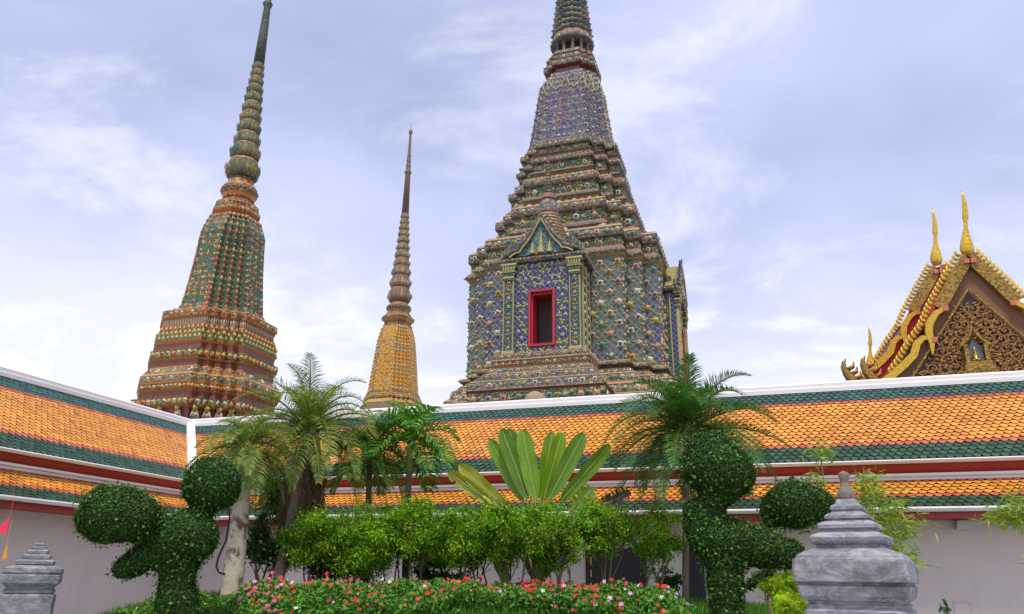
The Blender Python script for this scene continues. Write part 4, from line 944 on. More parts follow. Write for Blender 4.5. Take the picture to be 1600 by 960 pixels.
post = thing('marble_post', (PC.x, PC.y, 0), 'stepped grey marble post topped by a small brown stone finial, large in the right foreground', 'post', 'marble gate posts', math.radians(-13))
b = sqloft(lv, None); ob = b.build('post', [M['marble']], post)
b = MB(); b.lathe([(zy(464), 34*mz), (zy(455), 38*mz), (zy(430), 38*mz), (zy(412), 29*mz), (zy(398), 19*mz), (zy(385), 17*mz), (zy(372), 20*mz), (zy(358), 24*mz), (zy(347), 25*mz), (zy(340), 16*mz), (zy(334), 4*mz)], 14); b.build('finial', M['stone'], post, True)
PC2 = atD(56, 880, 12.5); mz2 = mpp(PC2)/2.4
zy2 = lambda y_: PC2.z+((880-560)*2.4-y_)*mz2
pr = [(874, 84), (872, 92), (862, 94), (858, 86), (852, 88), (845, 97), (838, 107), (822, 110), (812, 110), (808, 106), (802, 110), (788, 109), (784, 98), (778, 76), (776, 66), (772, 72), (762, 73), (758, 66), (755, 50), (753, 54), (742, 55), (739, 50), (736, 36), (734, 40), (725, 41), (722, 36), (719, 24), (717, 29), (710, 29), (707, 20), (705, 22), (700, 22), (696, 10)]
post2 = thing('marble_post', (PC2.x, PC2.y, 0), 'stepped grey marble post without a finial, small at the lower left by the wall', 'post', 'marble gate posts', math.radians(45))
sqloft([(0, 80*mz2), (zy2(880), 86*mz2)]+[(zy2(y_), h_*mz2*.86) for y_, h_ in pr], None).build('post', [M['marble']], post2)
# ------------------------------------------------------------------ foliage tools
def frame_np(nrm):
    nrm = nrm/np.linalg.norm(nrm, axis=1, keepdims=True); a = np.where(np.abs(nrm[:, 2:3]) < .9, np.array([[0, 0, 1.]]), np.array([[1., 0, 0]]))
    u = np.cross(a, nrm); u /= np.linalg.norm(u, axis=1, keepdims=True); return nrm, u, np.cross(nrm, u)
def leaf_quads(P, Nn, ln, wd, ang=None, tilt=.5):
    """kite leaves at P facing roughly Nn"""
    n = len(P); Nn = Nn+RNG.normal(0, tilt, (n, 3)); nn, u, v = frame_np(Nn)
    a = RNG.uniform(0, 2*PI, n) if ang is None else ang
    d = u*np.cos(a)[:, None]+v*np.sin(a)[:, None]; s = np.cross(nn, d)
    l = (ln*RNG.uniform(.7, 1.25, n))[:, None]; w_ = (wd*RNG.uniform(.7, 1.2, n))[:, None]
    fold = nn*(w_*.22)
    return np.stack([P-d*l*.5, P+s*w_*.5+fold-d*l*.05, P+d*l*.5, P-s*w_*.5+fold-d*l*.05], 1)
def palette(n, cols, var=.25):
    c = np.array(cols)[RNG.integers(0, len(cols), n)]; return np.clip(c*RNG.uniform(1-var, 1+var, (n, 1)), 0, 1)
def blobmesh(name, blobs, vox=.05, smooth=4):
    """union of ellipsoids [(centre, radii)] and limbs -> evaluated mesh"""
    import bmesh
    bm = bmesh.new()
    for c, r in blobs:
        mt_ = Matrix.Translation(c) @ Matrix.Diagonal((*r, 1)); bmesh.ops.create_icosphere(bm, subdivisions=3, radius=1, matrix=mt_)
    me = bpy.data.meshes.new(name); bm.to_mesh(me); bm.free(); o = bpy.data.objects.new(name, me); COL.objects.link(o)
    md = o.modifiers.new('r', 'REMESH'); md.mode = 'VOXEL'; md.voxel_size = vox
    sm = o.modifiers.new('s', 'SMOOTH'); sm.iterations = smooth; sm.factor = .6
    dg = bpy.context.evaluated_depsgraph_get(); me2 = bpy.data.meshes.new_from_object(o.evaluated_get(dg)); bpy.data.objects.remove(o); bpy.data.meshes.remove(me); me2.name = name
    return me2
def surf_sample(me, n):
    me.calc_loop_triangles(); nv = len(me.vertices); V = np.empty(nv*3); me.vertices.foreach_get('co', V); V = V.reshape(-1, 3)
    T = np.empty(len(me.loop_triangles)*3, dtype=np.int32); me.loop_triangles.foreach_get('vertices', T); T = T.reshape(-1, 3)
    A, B, C = V[T[:, 0]], V[T[:, 1]], V[T[:, 2]]; cr = np.cross(B-A, C-A); ar = np.linalg.norm(cr, axis=1); k = RNG.choice(len(T), n, p=ar/ar.sum())
    r1, r2 = np.sqrt(RNG.random(n))[:, None], RNG.random(n)[:, None]
    return A[k]*(1-r1)+B[k]*(r1*(1-r2))+C[k]*(r1*r2), cr[k]/ar[k][:, None]
TOPI = [(.028,.080,.010),(.036,.095,.012),(.022,.062,.008),(.060,.15,.016),(.03,.075,.012),(.018,.050,.008)]
def wobble(P, s, f):
    return s*(np.sin(P[:, 0]*f+1.3)+np.sin(P[:, 1]*f*1.1+.4)+np.sin(P[:, 2]*f*.9+2.1))/3
def topiary(label, D, blobs, trunk, nleaf):
    """blobs: (px, py, rx, ry) in photo pixels, optional depth offset"""
    base = gp(trunk[0][0], D); base.z = max(0, base.z-.1)
    root = thing('topiary_tree', base, label, 'topiary'); bl = []
    for q in blobs:
        px, py, rx, ry = q[:4]; dd = q[4] if len(q) > 4 else 0.0
        c = atD(px, py, D+dd); m_ = mpp(c); rx, ry = rx-3, ry-3; bl.append((c-base, (rx*m_, min(rx, ry)*m_*.95, ry*m_)))
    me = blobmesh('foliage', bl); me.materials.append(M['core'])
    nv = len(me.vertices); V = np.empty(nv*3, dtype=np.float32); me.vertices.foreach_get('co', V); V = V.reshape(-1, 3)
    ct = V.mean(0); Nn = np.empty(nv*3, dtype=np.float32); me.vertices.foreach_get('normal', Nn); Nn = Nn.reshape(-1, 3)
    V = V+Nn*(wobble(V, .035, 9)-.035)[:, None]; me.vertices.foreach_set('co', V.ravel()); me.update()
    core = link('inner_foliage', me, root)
    P, Nn = surf_sample(me, nleaf); P = P+Nn*(RNG.normal(.022, .013, (len(P), 1))+wobble(P, .02, 17)[:, None])
    Q = leaf_quads(P, Nn, .025, .018, None, .45); C1 = palette(nleaf, TOPI, .28); Q0 = Q
    P, Nn = surf_sample(me, nleaf//90); P = P+Nn*RNG.uniform(.05, .10, (len(P), 1)); Q = leaf_quads(P, Nn, .045, .028, None, .9)
    quads_np('foliage', np.concatenate([Q0, Q]), np.concatenate([C1, palette(nleaf//90, [(.06,.17,.02),(.09,.22,.03),(.04,.12,.015)], .3)]), M['leaf'], root)
    b = MB(); pts = [atD(px, py, D)-base for px, py in trunk]; b.tube([Vector((0, 0, -.1))]+pts, [.09]+[.07]*len(pts), 8); b.build('trunk', M['stem'], root, True)
    return root
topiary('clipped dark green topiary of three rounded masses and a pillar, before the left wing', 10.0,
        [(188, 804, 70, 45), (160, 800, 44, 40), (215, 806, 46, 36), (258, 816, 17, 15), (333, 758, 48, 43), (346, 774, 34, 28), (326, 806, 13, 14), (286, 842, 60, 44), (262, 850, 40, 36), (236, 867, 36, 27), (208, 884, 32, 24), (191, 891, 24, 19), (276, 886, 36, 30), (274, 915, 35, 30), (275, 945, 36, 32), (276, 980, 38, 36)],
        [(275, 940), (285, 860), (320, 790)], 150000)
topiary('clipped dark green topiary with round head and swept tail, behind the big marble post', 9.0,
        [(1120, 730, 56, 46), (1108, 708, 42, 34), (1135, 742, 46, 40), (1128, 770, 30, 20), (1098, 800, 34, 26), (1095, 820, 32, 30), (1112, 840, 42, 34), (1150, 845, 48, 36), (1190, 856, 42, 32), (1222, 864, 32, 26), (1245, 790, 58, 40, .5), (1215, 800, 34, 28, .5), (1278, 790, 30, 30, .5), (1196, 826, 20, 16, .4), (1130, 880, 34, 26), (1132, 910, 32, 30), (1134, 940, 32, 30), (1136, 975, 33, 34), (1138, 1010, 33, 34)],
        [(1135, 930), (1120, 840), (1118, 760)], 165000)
# ------------------------------------------------------------------ palms
def frond(length, az, el, droop, n_leaf, ll, lw, cols, hang=.5, vee=.55, twist=0.0):
    """returns polygons (n,4,3), colours for one feather frond from the origin"""
    d0 = Vector((math.cos(az)*math.cos(el), math.sin(az)*math.cos(el), math.sin(el))); p = Vector((0, 0, 0)); pts = [p.copy()]; d = d0.copy(); S = 14; st = length/S
    for i in range(S):
        d = (d+Vector((0, 0, -1))*droop*(.4+1.4*i/S)/S).normalized(); p = p+d*st; pts.append(p.copy())
    Q = []; Cc = []
    for i in range(S):                             # rachis, a thin four sided rod seen as two crossing strips
        a, c = pts[i], pts[i+1]; t_ = (c-a).normalized(); s = t_.cross(Vector((0, 0, 1))); s = s.normalized() if s.length > .01 else Vector((1, 0, 0)); u = s.cross(t_)
        w_ = .016*(1-i/S)+.004
        Q.append([a-s*w_, a+s*w_, c+s*w_, c-s*w_]); Q.append([a-u*w_, a+u*w_, c+u*w_, c-u*w_]); Cc += [(.16, .19, .05)]*2
    for k in range(n_leaf):
        f = .10+.90*(k+.5)/n_leaf; x_ = f*S; i = min(int(x_), S-1); q = pts[i].lerp(pts[i+1], x_-i); t_ = (pts[i+1]-pts[i]).normalized()
        s = t_.cross(Vector((0, 0, 1))); s = s.normalized() if s.length > .01 else Vector((1, 0, 0)); u = s.cross(t_)
        L_ = ll*(math.sin(PI*min(1, .14+.86*f)**.8)*.85+.22)*random.uniform(.85, 1.1)
        for sg in (1, -1):
            dv = (t_*random.uniform(.55, .85)+s*sg*.95+u*vee*random.uniform(.5, 1.2)).normalized()
            m1 = q+dv*L_*.5; d2 = (dv+Vector((0, 0, -hang*random.uniform(.6, 1.3)))).normalized(); e = m1+d2*L_*.5
            wv = dv.cross(u).normalized()*lw*.5 if dv.cross(u).length > .01 else s*lw*.5
            col = random.choice(cols); kx = random.uniform(.75, 1.2); col = tuple(min(1, z*kx) for z in col)
            Q.append([q-wv*.5, q+wv*.5, m1+wv, m1-wv]); Q.append([m1-wv, m1+wv, e+wv*.12, e-wv*.12]); Cc += [col, col]
    return np.array([[tuple(v) for v in q] for q in Q]), np.array(Cc)
def palm(name, label, base_px, D, crown_px, crown_D, nf, length, r0, r1, cols, ll, lw, nleaf, hang, droop=(.9, 1.7), els=(-.35, 1.35), bark='palm_bark', shaft=False, skirt=0, bend=None, az_bias=None, cat='palm tree'):
    base = gp(base_px, D); base.z -= .05; cr = atD(crown_px[0], crown_px[1], crown_D)-base
    root = thing(name, base, label, cat, None)
    b = MB(); S = 14; pts = []; rad = []
    for i in range(S+1):
        f = i/S; p = Vector((0, 0, 0)).lerp(cr, f)
        if bend: p += Vector(bend)*math.sin(PI*f)
        pts.append(p); rad.append((r0*(1-f)+r1*f)*(1.06 if i % 2 else .97)*(1.25 if i == 0 else 1))
    b.tube(pts, rad, 12); b.build('trunk', M[bark], root, True)
    if shaft: 
        b = MB(); b.tube([pts[-4], pts[-2], pts[-1]], [r1*1.25, r1*1.15, r1*.6], 10); b.build('crownshaft', M['green_stem'], root, True)
    ga = random.uniform(0, 6)
    for k in range(nf):
        f = (k+.5)/nf; el = els[1]+(els[0]-els[1])*f**.85; az = ga+k*2.39996+random.uniform(-.2, .2)
        Q, Cc = frond(length*random.uniform(.85, 1.08)*(1 if el < .75 else max(.68, 1-.5*(el-.75))), az, el, random.uniform(*droop), nleaf, ll, lw, cols, hang)
        o = quads_np('frond', Q, Cc, M['leaf'], root); o.location = cr+Vector((random.uniform(-.04, .04), random.uniform(-.04, .04), random.uniform(-.08, .05)))
    for k in range(skirt):                         # dead brown fronds hanging along the trunk
        az = random.uniform(0, 2*PI); Q, Cc = frond(length*random.uniform(.5, 1.12), az, -1.05, 4.5, 40, ll*.5, lw*1.5, [(.13,.08,.05),(.17,.11,.06),(.08,.05,.033)], .9)
        o = quads_np('dead_frond', Q, Cc, M['leaf'], root); o.location = cr+Vector((random.uniform(-.1, .1), random.uniform(-.1, .1), random.uniform(-.35, -.1)))
    return root
DATE = [(.13,.24,.035),(.18,.29,.045),(.095,.19,.026),(.25,.32,.06),(.28,.30,.08)]
GPALM = [(.06,.20,.02),(.09,.26,.025),(.045,.15,.015),(.15,.34,.04)]
DPALM = [(.05,.14,.035),(.07,.18,.04),(.09,.22,.045),(.04,.11,.03)]
palm('date_palm', 'feathery date palm with skirt of dead brown fronds, leaning over the pale trunk', 432, 12.6, (484, 672), 13.2, 46, 1.85, .085, .07, DATE, .33, .0125, 58, .55, (1.3, 2.7), (-.25, 1.4), 'palm_bark', False, 46, (0, 0, 0))
palm('pale_trunk_palm', 'palm with thick pale patchy trunk beside the left topiary head', 366, 12.0, (386, 700), 12.3, 30, 1.0, .15, .095, DATE, .26, .013, 44, .7, (1.6, 2.8), (-.6, 1.45), 'pale_bark')
palm('young_palm', 'slim young palm with drooping fronds just right of the date palm', 574, 13.3, (578, 708), 13.5, 17, 1.05, .055, .045, GPALM+DATE, .42, .030, 28, .9, (1.4, 2.6), (-.4, 1.3), 'palm_bark')
palm('green_palm', 'bright green palm with broad leaflets and green crownshaft left of the paddle leaves', 634, 13.0, (641, 686), 13.0, 16, 1.12, .055, .045, GPALM, .50, .036, 24, .75, (1.1, 2.4), (-.3, 1.35), 'palm_bark', True)
palm('dark_palm', 'dark green feathery palm rising behind the right hand topiary head', 1068, 12.4, (1072, 672), 12.4, 46, 1.62, .05, .05, DPALM, .36, .015, 74, .4, (.9, 2.1), (-.5, 1.35), 'palm_bark')
# ------------------------------------------------------------------ traveller's palm with paddle leaves
tb = gp(838, 12.5); trav = thing('paddle_leaf_plant', tb, 'large plant with a fan of tall upright paddle leaves above the shrubs', 'plant')
def paddle(tip, basep, wpx, cols, dd=0.0, fold=.25, torn=0, curl=.0):
    D = 12.5+dd; T = atD(*tip, D+.05); B = atD(*basep, D); m_ = mpp(B); ax = (T-B); Ln = ax.length; ax.normalize(); view = (B-EYE).normalized()
    s = ax.cross(view).normalized(); up_ = s.cross(ax); W_ = wpx*m_/2*.90; yaw = random.uniform(-.4, .4); s = (s*math.cos(yaw)+up_*math.sin(yaw)); up_ = s.cross(ax); n = 44; Q = []; Cc = []
    rows = []; col = random.choice(cols); tone = random.uniform(.92, 1.12)
    for i in range(n+1):
        f = i/n; ww = W_*max(.04, (1-abs(2*min(1, max(0, f))-1)**3.6))**.55*(.78+.22*f)
        c = B+ax*Ln*f+up_*curl*math.sin(f*1.6)*Ln*.2
        rip = (.007 if i % 2 else -.007)+.010*math.sin(i*.35+tip[0])
        rows.append([c-s*ww-up_*(fold*ww+rip), c-s*ww*.5-up_*fold*ww*.35, c, c+s*ww*.5-up_*fold*ww*.35, c+s*ww-up_*(fold*ww-rip)])
    b = MB(); b.v = [tuple(v-tb) for row in rows for v in row]
    for i in range(n):
        for j in range(4):
            if torn and random.random() < torn and j in (0, 3): continue
            k = tone*(.97+.06*((i*7) % 3)/2)*(.93 if j in (1, 2) else 1.05); q = i*5+j
            b.f.append([q, q+1, q+6, q+5]); b.m.append(0); b.c.append(tuple(x_*k for x_ in col))
    o = b.build('leaf', M['leaf_broad'], trav, True)
    b = MB(); foot = Vector((0, 0, .25)); b.tube([B+ax*Ln*.96-tb-up_*.004, B+ax*Ln*.5-tb-up_*.004, B-tb, foot.lerp(B-tb, .5)+Vector((0, 0, .05)), foot], [.003, .007, .012, .018, .03], 6, 0, (1, 1, 1)); b.build('midrib', M['midrib'], o, True)
M['midrib'] = plain('pale green midrib', (.28, .34, .10), .5, .15)
PG = [(.14,.27,.008),(.10,.21,.007),(.19,.33,.010)]; PD = [(.08,.20,.02),(.07,.17,.018)]; PY = [(.40,.40,.04),(.34,.38,.03)]; PB = [(.10,.075,.04),(.14,.12,.04),(.07,.05,.03)]
for a in (((765, 686), (817, 782), 27, PG, .1), ((784, 670), (824, 780), 31, PG, -.05), ((795, 670), (828, 760), 24, PD, .2), ((816, 671), (837, 782), 34, PG, -.1), ((863, 675), (845, 779), 28, PG, .15), ((878, 676), (850, 780), 32, PG, .05),
          ((912, 677), (858, 780), 33, PG, -.05), ((953, 695), (874, 786), 29, PG, -.1), ((862, 700), (846, 780), 30, PD, .3)): paddle(*a)
paddle((716, 726), (795, 798), 30, PY, -.15, .3, 0, .3); paddle((700, 738), (768, 786), 26, PY, -.1, .35, .15, .2); paddle((722, 750), (790, 800), 34, PB+PD, .0, .5, .3)
paddle((928, 762), (890, 800), 34, PY+PG, -.1, .3, .15); paddle((985, 768), (925, 800), 30, PB+PY, .1, .5, .35); paddle((862, 868), (836, 915), 34, PB+PG, -.3, .3, .1); paddle((775, 872), (795, 915), 22, PG, -.2)
b = MB(); b.tube([(0, 0, -.1), (0, 0, .15), (0, 0, .45)], [.16, .14, .06], 10); b.build('trunk', M['stem'], trav, True)
# ------------------------------------------------------------------ flowering shrubs on thin stems
SHR = [(.14,.35,.012),(.19,.42,.016),(.10,.27,.010),(.33,.49,.025),(.06,.18,.009)]
SG = 'yellow flowering shrubs along the flower bed'
def shrub(name, label, px, D, cy, rx, ry, n, cols, stems, group=None, ln=.056, wd=.024, yellow=.07, foot=True, cat='shrub', tilt=.8, nclump=None):
    base = gp(px, D); base.z -= .03; n = int(n*1.5) if group == SG else n; cy = cy-4 if group == SG else cy; c = atD(px, cy, D)-base; m_ = mpp(c+base); RX, RZ = rx*m_, ry*m_; RY = RX*.75
    root = thing(name, base, label, cat, group)
    K_ = nclump or max(14, int(n/150)); d = RNG.normal(0, 1, (K_, 3)); d /= np.linalg.norm(d, axis=1, keepdims=True); rr = RNG.random((K_, 1))**.42*RNG.uniform(.8, 1.18, (K_, 1))
    ctr = d*rr*np.array([RX, RY, RZ])+np.array(c); tone = RNG.uniform(.55, 1.3, K_)
    k = RNG.integers(0, K_, n); cs = RNG.uniform(.6, 1.25, K_)[k][:, None]
    P = ctr[k]+RNG.normal(0, 1, (n, 3))*np.array([RX, RY, RZ])*.145*cs
    Nn = (P-ctr[k])/np.array([RX, RY, RZ])+np.array([0, 0, .55])+1e-3
    Q = leaf_quads(P, Nn, ln, wd, None, tilt); C_ = palette(n, cols, .2)*tone[k][:, None]
    ye = RNG.random(n) < yellow; C_[ye] = palette(int(ye.sum()), [(.50,.42,.03),(.42,.40,.05)], .2)
    quads_np('foliage', Q, C_, M['leaf_soft'], root)
    for s_ in range(stems):
        b = MB(); a0 = random.uniform(0, 2*PI); sp_ = random.uniform(.2, .65)
        top_ = Vector((c.x*1+math.cos(a0)*RX*sp_, c.y+math.sin(a0)*RY*sp_, c.z+RZ*random.uniform(-.2, .35)))
        f0 = Vector((math.cos(a0)*.06, math.sin(a0)*.06, 0)); j1 = f0.lerp(top_, .35)+Vector((random.uniform(-.09, .09), random.uniform(-.05, .05), 0)); j2 = f0.lerp(top_, .7)+Vector((random.uniform(-.08, .08), 0, 0))
        b.tube([f0, j1, j2, top_], [.020, .015, .011, .004], 6)
        for q in range(3):
            s0 = j1.lerp(top_, random.random()); e = s0+Vector((random.uniform(-.3, .3), random.uniform(-.2, .2), random.uniform(.15, .4)))*min(1, RX/.5); b.tube([s0, s0.lerp(e, .5)+Vector((0, 0, .03)), e], [.009, .006, .003], 5)
        b.build('stem', M['stem'], root, True)
    return root
SG = 'yellow flowering shrubs along the flower bed'
for (px, D, cy, rx, ry, n, st, lb) in (
        (497, 12.6, 846, 66, 48, 7600, 4, 'light green shrub with yellow blossom in front of the date palm trunk'),
        (566, 12.2, 852, 56, 52, 7000, 4, 'light green shrub with yellow blossom below the slim young palm'),
        (607, 12.9, 850, 46, 46, 4000, 3, 'yellow blossomed shrub set back between the young palm and the bright green palm'),
        (690, 12.9, 848, 44, 44, 4000, 3, 'yellow blossomed shrub set back just right of the bright green palm trunk'),
        (764, 12.7, 846, 44, 46, 4000, 3, 'yellow blossomed shrub set back left of the foot of the paddle leaf fan'),
        (650, 12.4, 836, 60, 46, 7000, 4, 'light green shrub with yellow blossom below the bright green palm'),
        (728, 12.1, 840, 54, 50, 6200, 4, 'light green shrub with yellow blossom under the drooping paddle leaves'),
        (800, 11.8, 834, 60, 50, 7400, 4, 'bushy yellow blossomed shrub below the tallest upright paddle leaves'),
        (872, 12.0, 842, 54, 50, 6400, 5, 'yellow blossomed shrub between the paddle leaf fan and the dark doorway'),
        (942, 12.2, 828, 56, 40, 5400, 5, 'yellow blossomed shrub on bare stems in front of the dark doorway'),
        (1020, 12.4, 842, 46, 44, 3600, 4, 'thin open shrub on bare stems left of the dark palm trunk')):
    shrub('flowering_shrub', lb, px, D, cy, rx, ry, n, SHR, st, SG)
DK = [(.035,.09,.018),(.05,.12,.02),(.03,.075,.015),(.06,.14,.025)]
shrub('dark_shrub', 'dark loose shrub between the pale palm trunk and the date palm', 412, 13.0, 850, 36, 50, 2600, DK, 5, None, .075, .030, 0)
shrub('dark_shrub', 'dark shrub low down between the date palm trunk and the young palm trunk', 522, 12.9, 888, 70, 34, 3600, DK+SHR[-1:], 5, None, .07, .03, .02)
shrub('dark_shrub', 'low dark shrub at the foot of the bright green palm', 690, 12.8, 892, 52, 26, 1800, DK, 3, None, .075, .035, 0)
shrub('dark_shrub', 'low dark leafy shrub right behind the dark palm foot', 1046, 12.9, 905, 26, 20, 900, DK, 2, None, .07, .03, 0)
shrub('tall_shrub', 'tall dull green shrub with orange blossom in the shade behind the date palm', 440, 14.6, 775, 56, 46, 4200, [(.05,.12,.015),(.07,.16,.02),(.04,.10,.012)], 5, None, .09, .04, .04)
shrub('dark_shrub', 'dark low shrub between the pillar of the right hand topiary and the golden bushes', 1196, 10.6, 904, 30, 20, 1800, DK, 3, None, .06, .028, 0)
# golden low bushes
GOLD = [(.46,.62,.02),(.52,.68,.03),(.38,.56,.02),(.30,.50,.02)]
shrub('golden_bush', 'upper fluffy bright yellow green bush beside the big marble post', 1224, 9.6, 922, 27, 24, 9000, GOLD, 1, 'golden bushes', .05, .010, 0, True, 'bush', .6, 50)
shrub('golden_bush', 'lower fluffy bright yellow green bush at the foot of the big marble post', 1238, 8.6, 957, 34, 22, 9000, GOLD, 1, 'golden bushes', .05, .010, 0, True, 'bush', .6, 50)
# bamboo
def bamboo(label, pts, D, nleaf, base_px):
    base = gp(base_px, D); base.z = max(0, base.z-.05); root = thing('bamboo', base, label, 'bamboo', 'bamboo plants')
    for path, spread, n in pts:
        P3 = [atD(x_, y_, D)-base for x_, y_ in path]; b = MB(); b.tube(P3, [.012]+[.007]*(len(P3)-2)+[.002], 6); st = b.build('cane', M['green_stem'], root, True)
        P = []; A = []
        for k in range(n):
            f = RNG.random()*(len(P3)-1); i = int(f); q = P3[i].lerp(P3[min(i+1, len(P3)-1)], f-i)
            P.append(np.array(q)+RNG.normal(0, 1, 3)*spread*np.array([1, .6, .8]))
        P = np.array(P); d = RNG.normal(0, 1, (n, 3))*np.array([1, .7, .5])+np.array([.2, 0, -.35]); d /= np.linalg.norm(d, axis=1, keepdims=True)
        s = np.cross(d, RNG.normal(0, 1, (n, 3))); s /= np.linalg.norm(s, axis=1, keepdims=True); l = RNG.uniform(.09, .17, (n, 1)); w_ = .008
        Q = np.stack([P, P+d*l*.4+s*w_, P+d*l, P+d*l*.4-s*w_], 1)
        quads_np('leaves', Q, palette(n, [(.22,.34,.03),(.28,.40,.05),(.16,.27,.02),(.34,.40,.06)], .2), M['leaf_soft'], st)
bamboo('light green bamboo sprays spilling out behind the big marble post', [([(1345, 930), (1350, 850), (1345, 770), (1352, 735)], .06, 240), ([(1350, 860), (1375, 810), (1405, 785)], .09, 420), ([(1355, 880), (1390, 830), (1425, 820)], .09, 420), ([(1360, 900), (1395, 860), (1432, 880)], .07, 260), ([(1350, 820), (1355, 780), (1375, 750)], .07, 220)], 9.8, 0, 1345)
bamboo('thin sparse bamboo tips above the rounded mass right of the topiary head', [([(1300, 930), (1292, 800), (1282, 705), (1279, 678)], .0, 4), ([(1282, 715), (1276, 700), (1262, 712)], .05, 45), ([(1283, 712), (1290, 700), (1296, 712)], .05, 45), ([(1288, 760), (1275, 742), (1260, 742)], .04, 45)], 9.9, 0, 1300)
bamboo('light green bamboo spray reaching in from the right edge', [([(1640, 930), (1625, 840), (1600, 800), (1570, 798), (1540, 806)], .06, 300), ([(1615, 815), (1590, 780), (1575, 790)], .07, 160), ([(1612, 800), (1585, 812), (1560, 818)], .05, 140)], 10.2, 0, 1640)
shrub('weed', 'small sprig of weed against the wall right of the big marble post', 1474, 11.5, 952, 9, 16, 90, [(.06,.16,.05),(.09,.20,.06)], 1, None, .05, .03, 0, True, 'weed', .8, 10)
# ------------------------------------------------------------------ flower bed, edging and grass
def scatter_bed(name, x0, x1, D0, D1, n, hgt, ln, wd, cols, mat, kind_label=None, taper=True, tilt=.7, up_=.6):
    px = RNG.uniform(x0, x1, n); D = RNG.uniform(D0, D1, n); P = np.empty((n, 3)); 
    for i in range(n):
        p = gp(px[i], D[i]); e = min(1, (px[i]-x0)/50, (x1-px[i])/50) if taper else 1; lump = .68+.22*math.sin(p.x*3.1+p.y*2)*math.sin(p.y*4.3+1)+.16*math.sin(p.x*9.7+1)*math.sin(p.y*8.1)
        P[i] = (p.x, p.y, p.z+hgt*max(.15, e)*lump*RNG.random()**.6)
    Nn = np.tile(np.array([[0, -.35, up_]]), (n, 1)); Q = leaf_quads(P, Nn, ln, wd, None, tilt); return P, Q, palette(n, cols, .25)
P, Q, C_ = scatter_bed('f', 345, 1092, 9.65, 12.0, 42000, .34, .075, .032, [(.06,.19,.018),(.08,.24,.025),(.04,.14,.014),(.12,.28,.035)], None)
fl, fc = [], []
for i in range(2100):
    px = random.uniform(372, 1090); D = random.uniform(9.65, 11.9); p = gp(px, D)
    if math.sin(p.x*4.1+2)*math.sin(p.y*5.3)+.6*math.sin(p.x*1.7)+random.uniform(-.9, .9) < -.35: continue
    e = min(1, (px-345)/50, (1092-px)/50); lump = .68+.22*math.sin(p.x*3.1+p.y*2)*math.sin(p.y*4.3+1)+.16*math.sin(p.x*9.7+1)*math.sin(p.y*8.1)
    c = Vector((p.x, p.y, p.z+.34*max(.15, e)*lump*random.uniform(.45, 1.22)))
    pk = .5+.5*math.sin(px*.013); col = (.58, .025, .035) if random.random() < .66 else random.choice(((.62, .06, .14), (.62, .05, .10), (.56, .30, .54), (.62, .14, .05), (.56, .52, .60)))
    if px < 440 and random.random() < .6: col = (.60, .08, .30)
    if px > 1040 and random.random() < .7: col = (.52, .32, .58)
    r_ = random.uniform(.014, .030); nn = Vector((random.uniform(-.5, .5), -.8+random.uniform(-.3, .3), random.uniform(.3, 1))).normalized(); u = nn.cross(Vector((0, 0, 1))).normalized(); v = nn.cross(u)
    for k in range(5):
        a = 2*PI*k/5+random.uniform(-.1, .1); dv = u*math.cos(a)+v*math.sin(a); sv = nn.cross(dv)
        fl.append([tuple(c), tuple(c+dv*r_*.7+sv*r_*.45+nn*.004), tuple(c+dv*r_*1.15), tuple(c+dv*r_*.7-sv*r_*.45+nn*.004)]); fc.append(col)
bed = quads_np('flower_bed', np.concatenate([Q, np.array(fl)]), np.concatenate([C_, np.array(fc)]), M['petal'])
tag(bed, 'long bed of red, pink and lilac flowers among green leaves along the mound', 'flower bed', None, 'stuff')
P, Q, C_ = scatter_bed('e', 325, 620, 9.2, 9.65, 9000, .15, .05, .018, [(.11,.045,.025),(.075,.03,.02),(.14,.07,.03),(.06,.06,.02)], None)
tag(quads_np('red_leaf_edging', Q, C_, M['leaf']), 'low brownish red leaved plants edging the front of the flower bed', 'edging plants', None, 'stuff')
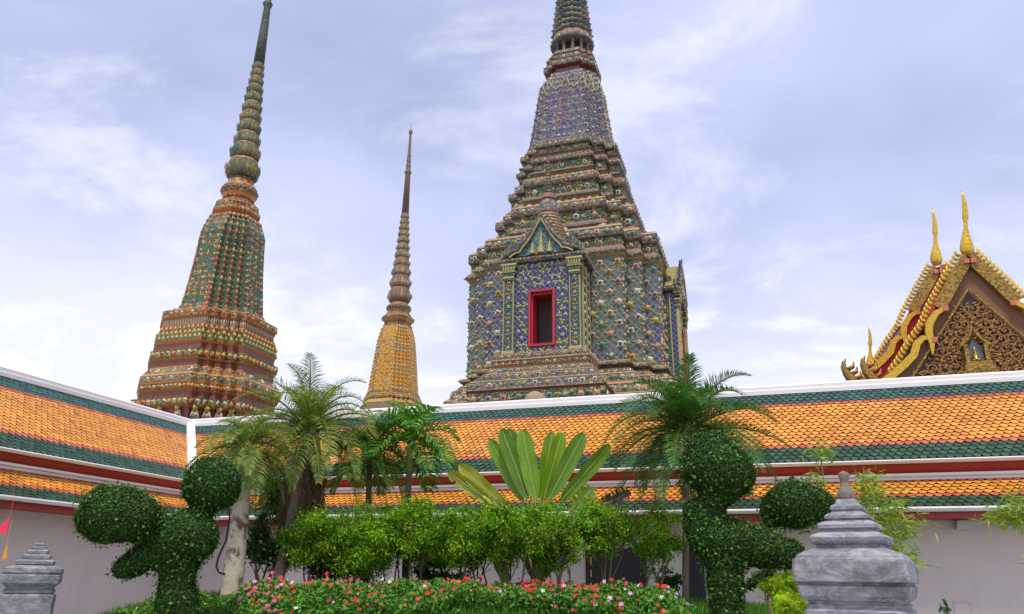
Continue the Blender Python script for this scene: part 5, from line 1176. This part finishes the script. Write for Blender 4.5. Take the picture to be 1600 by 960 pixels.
def grass(n):
    P = []; 
    while len(P) < n:
        px = random.uniform(120, 1310); D = random.uniform(8.2, 13.2); p = gp(px, D)
        if p.z > .12: P.append((p.x, p.y, p.z))
    P = np.array(P); d = RNG.normal(0, .35, (n, 3)); d[:, 2] = 1; d /= np.linalg.norm(d, axis=1, keepdims=True); s = np.cross(d, RNG.normal(0, 1, (n, 3))); s /= np.linalg.norm(s, axis=1, keepdims=True)
    l = RNG.uniform(.05, .13, (n, 1)); Q = np.stack([P-s*.007, P+s*.007, P+d*l+s*.001, P+d*l-s*.001], 1); return Q
n = 42000
tag(quads_np('grass', grass(n), palette(n, [(.06,.17,.015),(.09,.22,.02),(.05,.13,.012),(.13,.24,.03)], .25), M['leaf_soft']), 'short bright green grass covering the garden mound', 'grass', None, 'stuff')
P, Q, C_ = scatter_bed('h', 150, 350, 10.3, 12.0, 9000, .34, .07, .03, DK+SHR, None)
tag(quads_np('ground_cover', Q, C_, M['leaf']), 'leafy ground cover on the bank round the pale palm trunk', 'ground cover', None, 'stuff')
# ------------------------------------------------------------------ hose and pennants
b = MB(); hp = [(322, 722), (332, 712), (348, 712), (358, 722), (362, 745), (357, 780), (359, 812), (353, 845), (341, 872), (338, 886), (342, 895), (352, 898)]
hp3 = [atD(x_, y_, 10.45) for x_, y_ in hp]
b.tube(hp3, .012, 8); tag(b.build('hose', M['hose'], None, True), 'thin black hose hanging from the topiary head in front of the pale trunk', 'hose')
for (px, py, col, lb, tri) in ((4, 822, (.72, .03, .09), 'bright pink pennant hanging at the left edge before the wall', [(-9, 6), (8, -14), (8, 14)]), (8, 862, (.62, .27, .02), 'orange pennant hanging below the pink one at the left edge', [(-3, 14), (0, -13), (5, 9)])):
    c = atD(px, py, 8.5); m_ = mpp(c); r_ = RT; d_ = Vector((0, 0, -1))
    b = MB(); P3 = [(r_*x_+d_*y_)*m_ for x_, y_ in tri]; b.extrude(P3, fw*.006)
    b.tube([(r_*tri[1][0]+d_*tri[1][1])*m_, (r_*tri[1][0]+d_*(tri[1][1]-36))*m_], .002, 4)
    mt = plain(lb.split()[0]+' cloth', col, .8, .1); tag(b.build('pennant', mt, None, False, c), lb, 'pennant', 'pennants at the left edge')
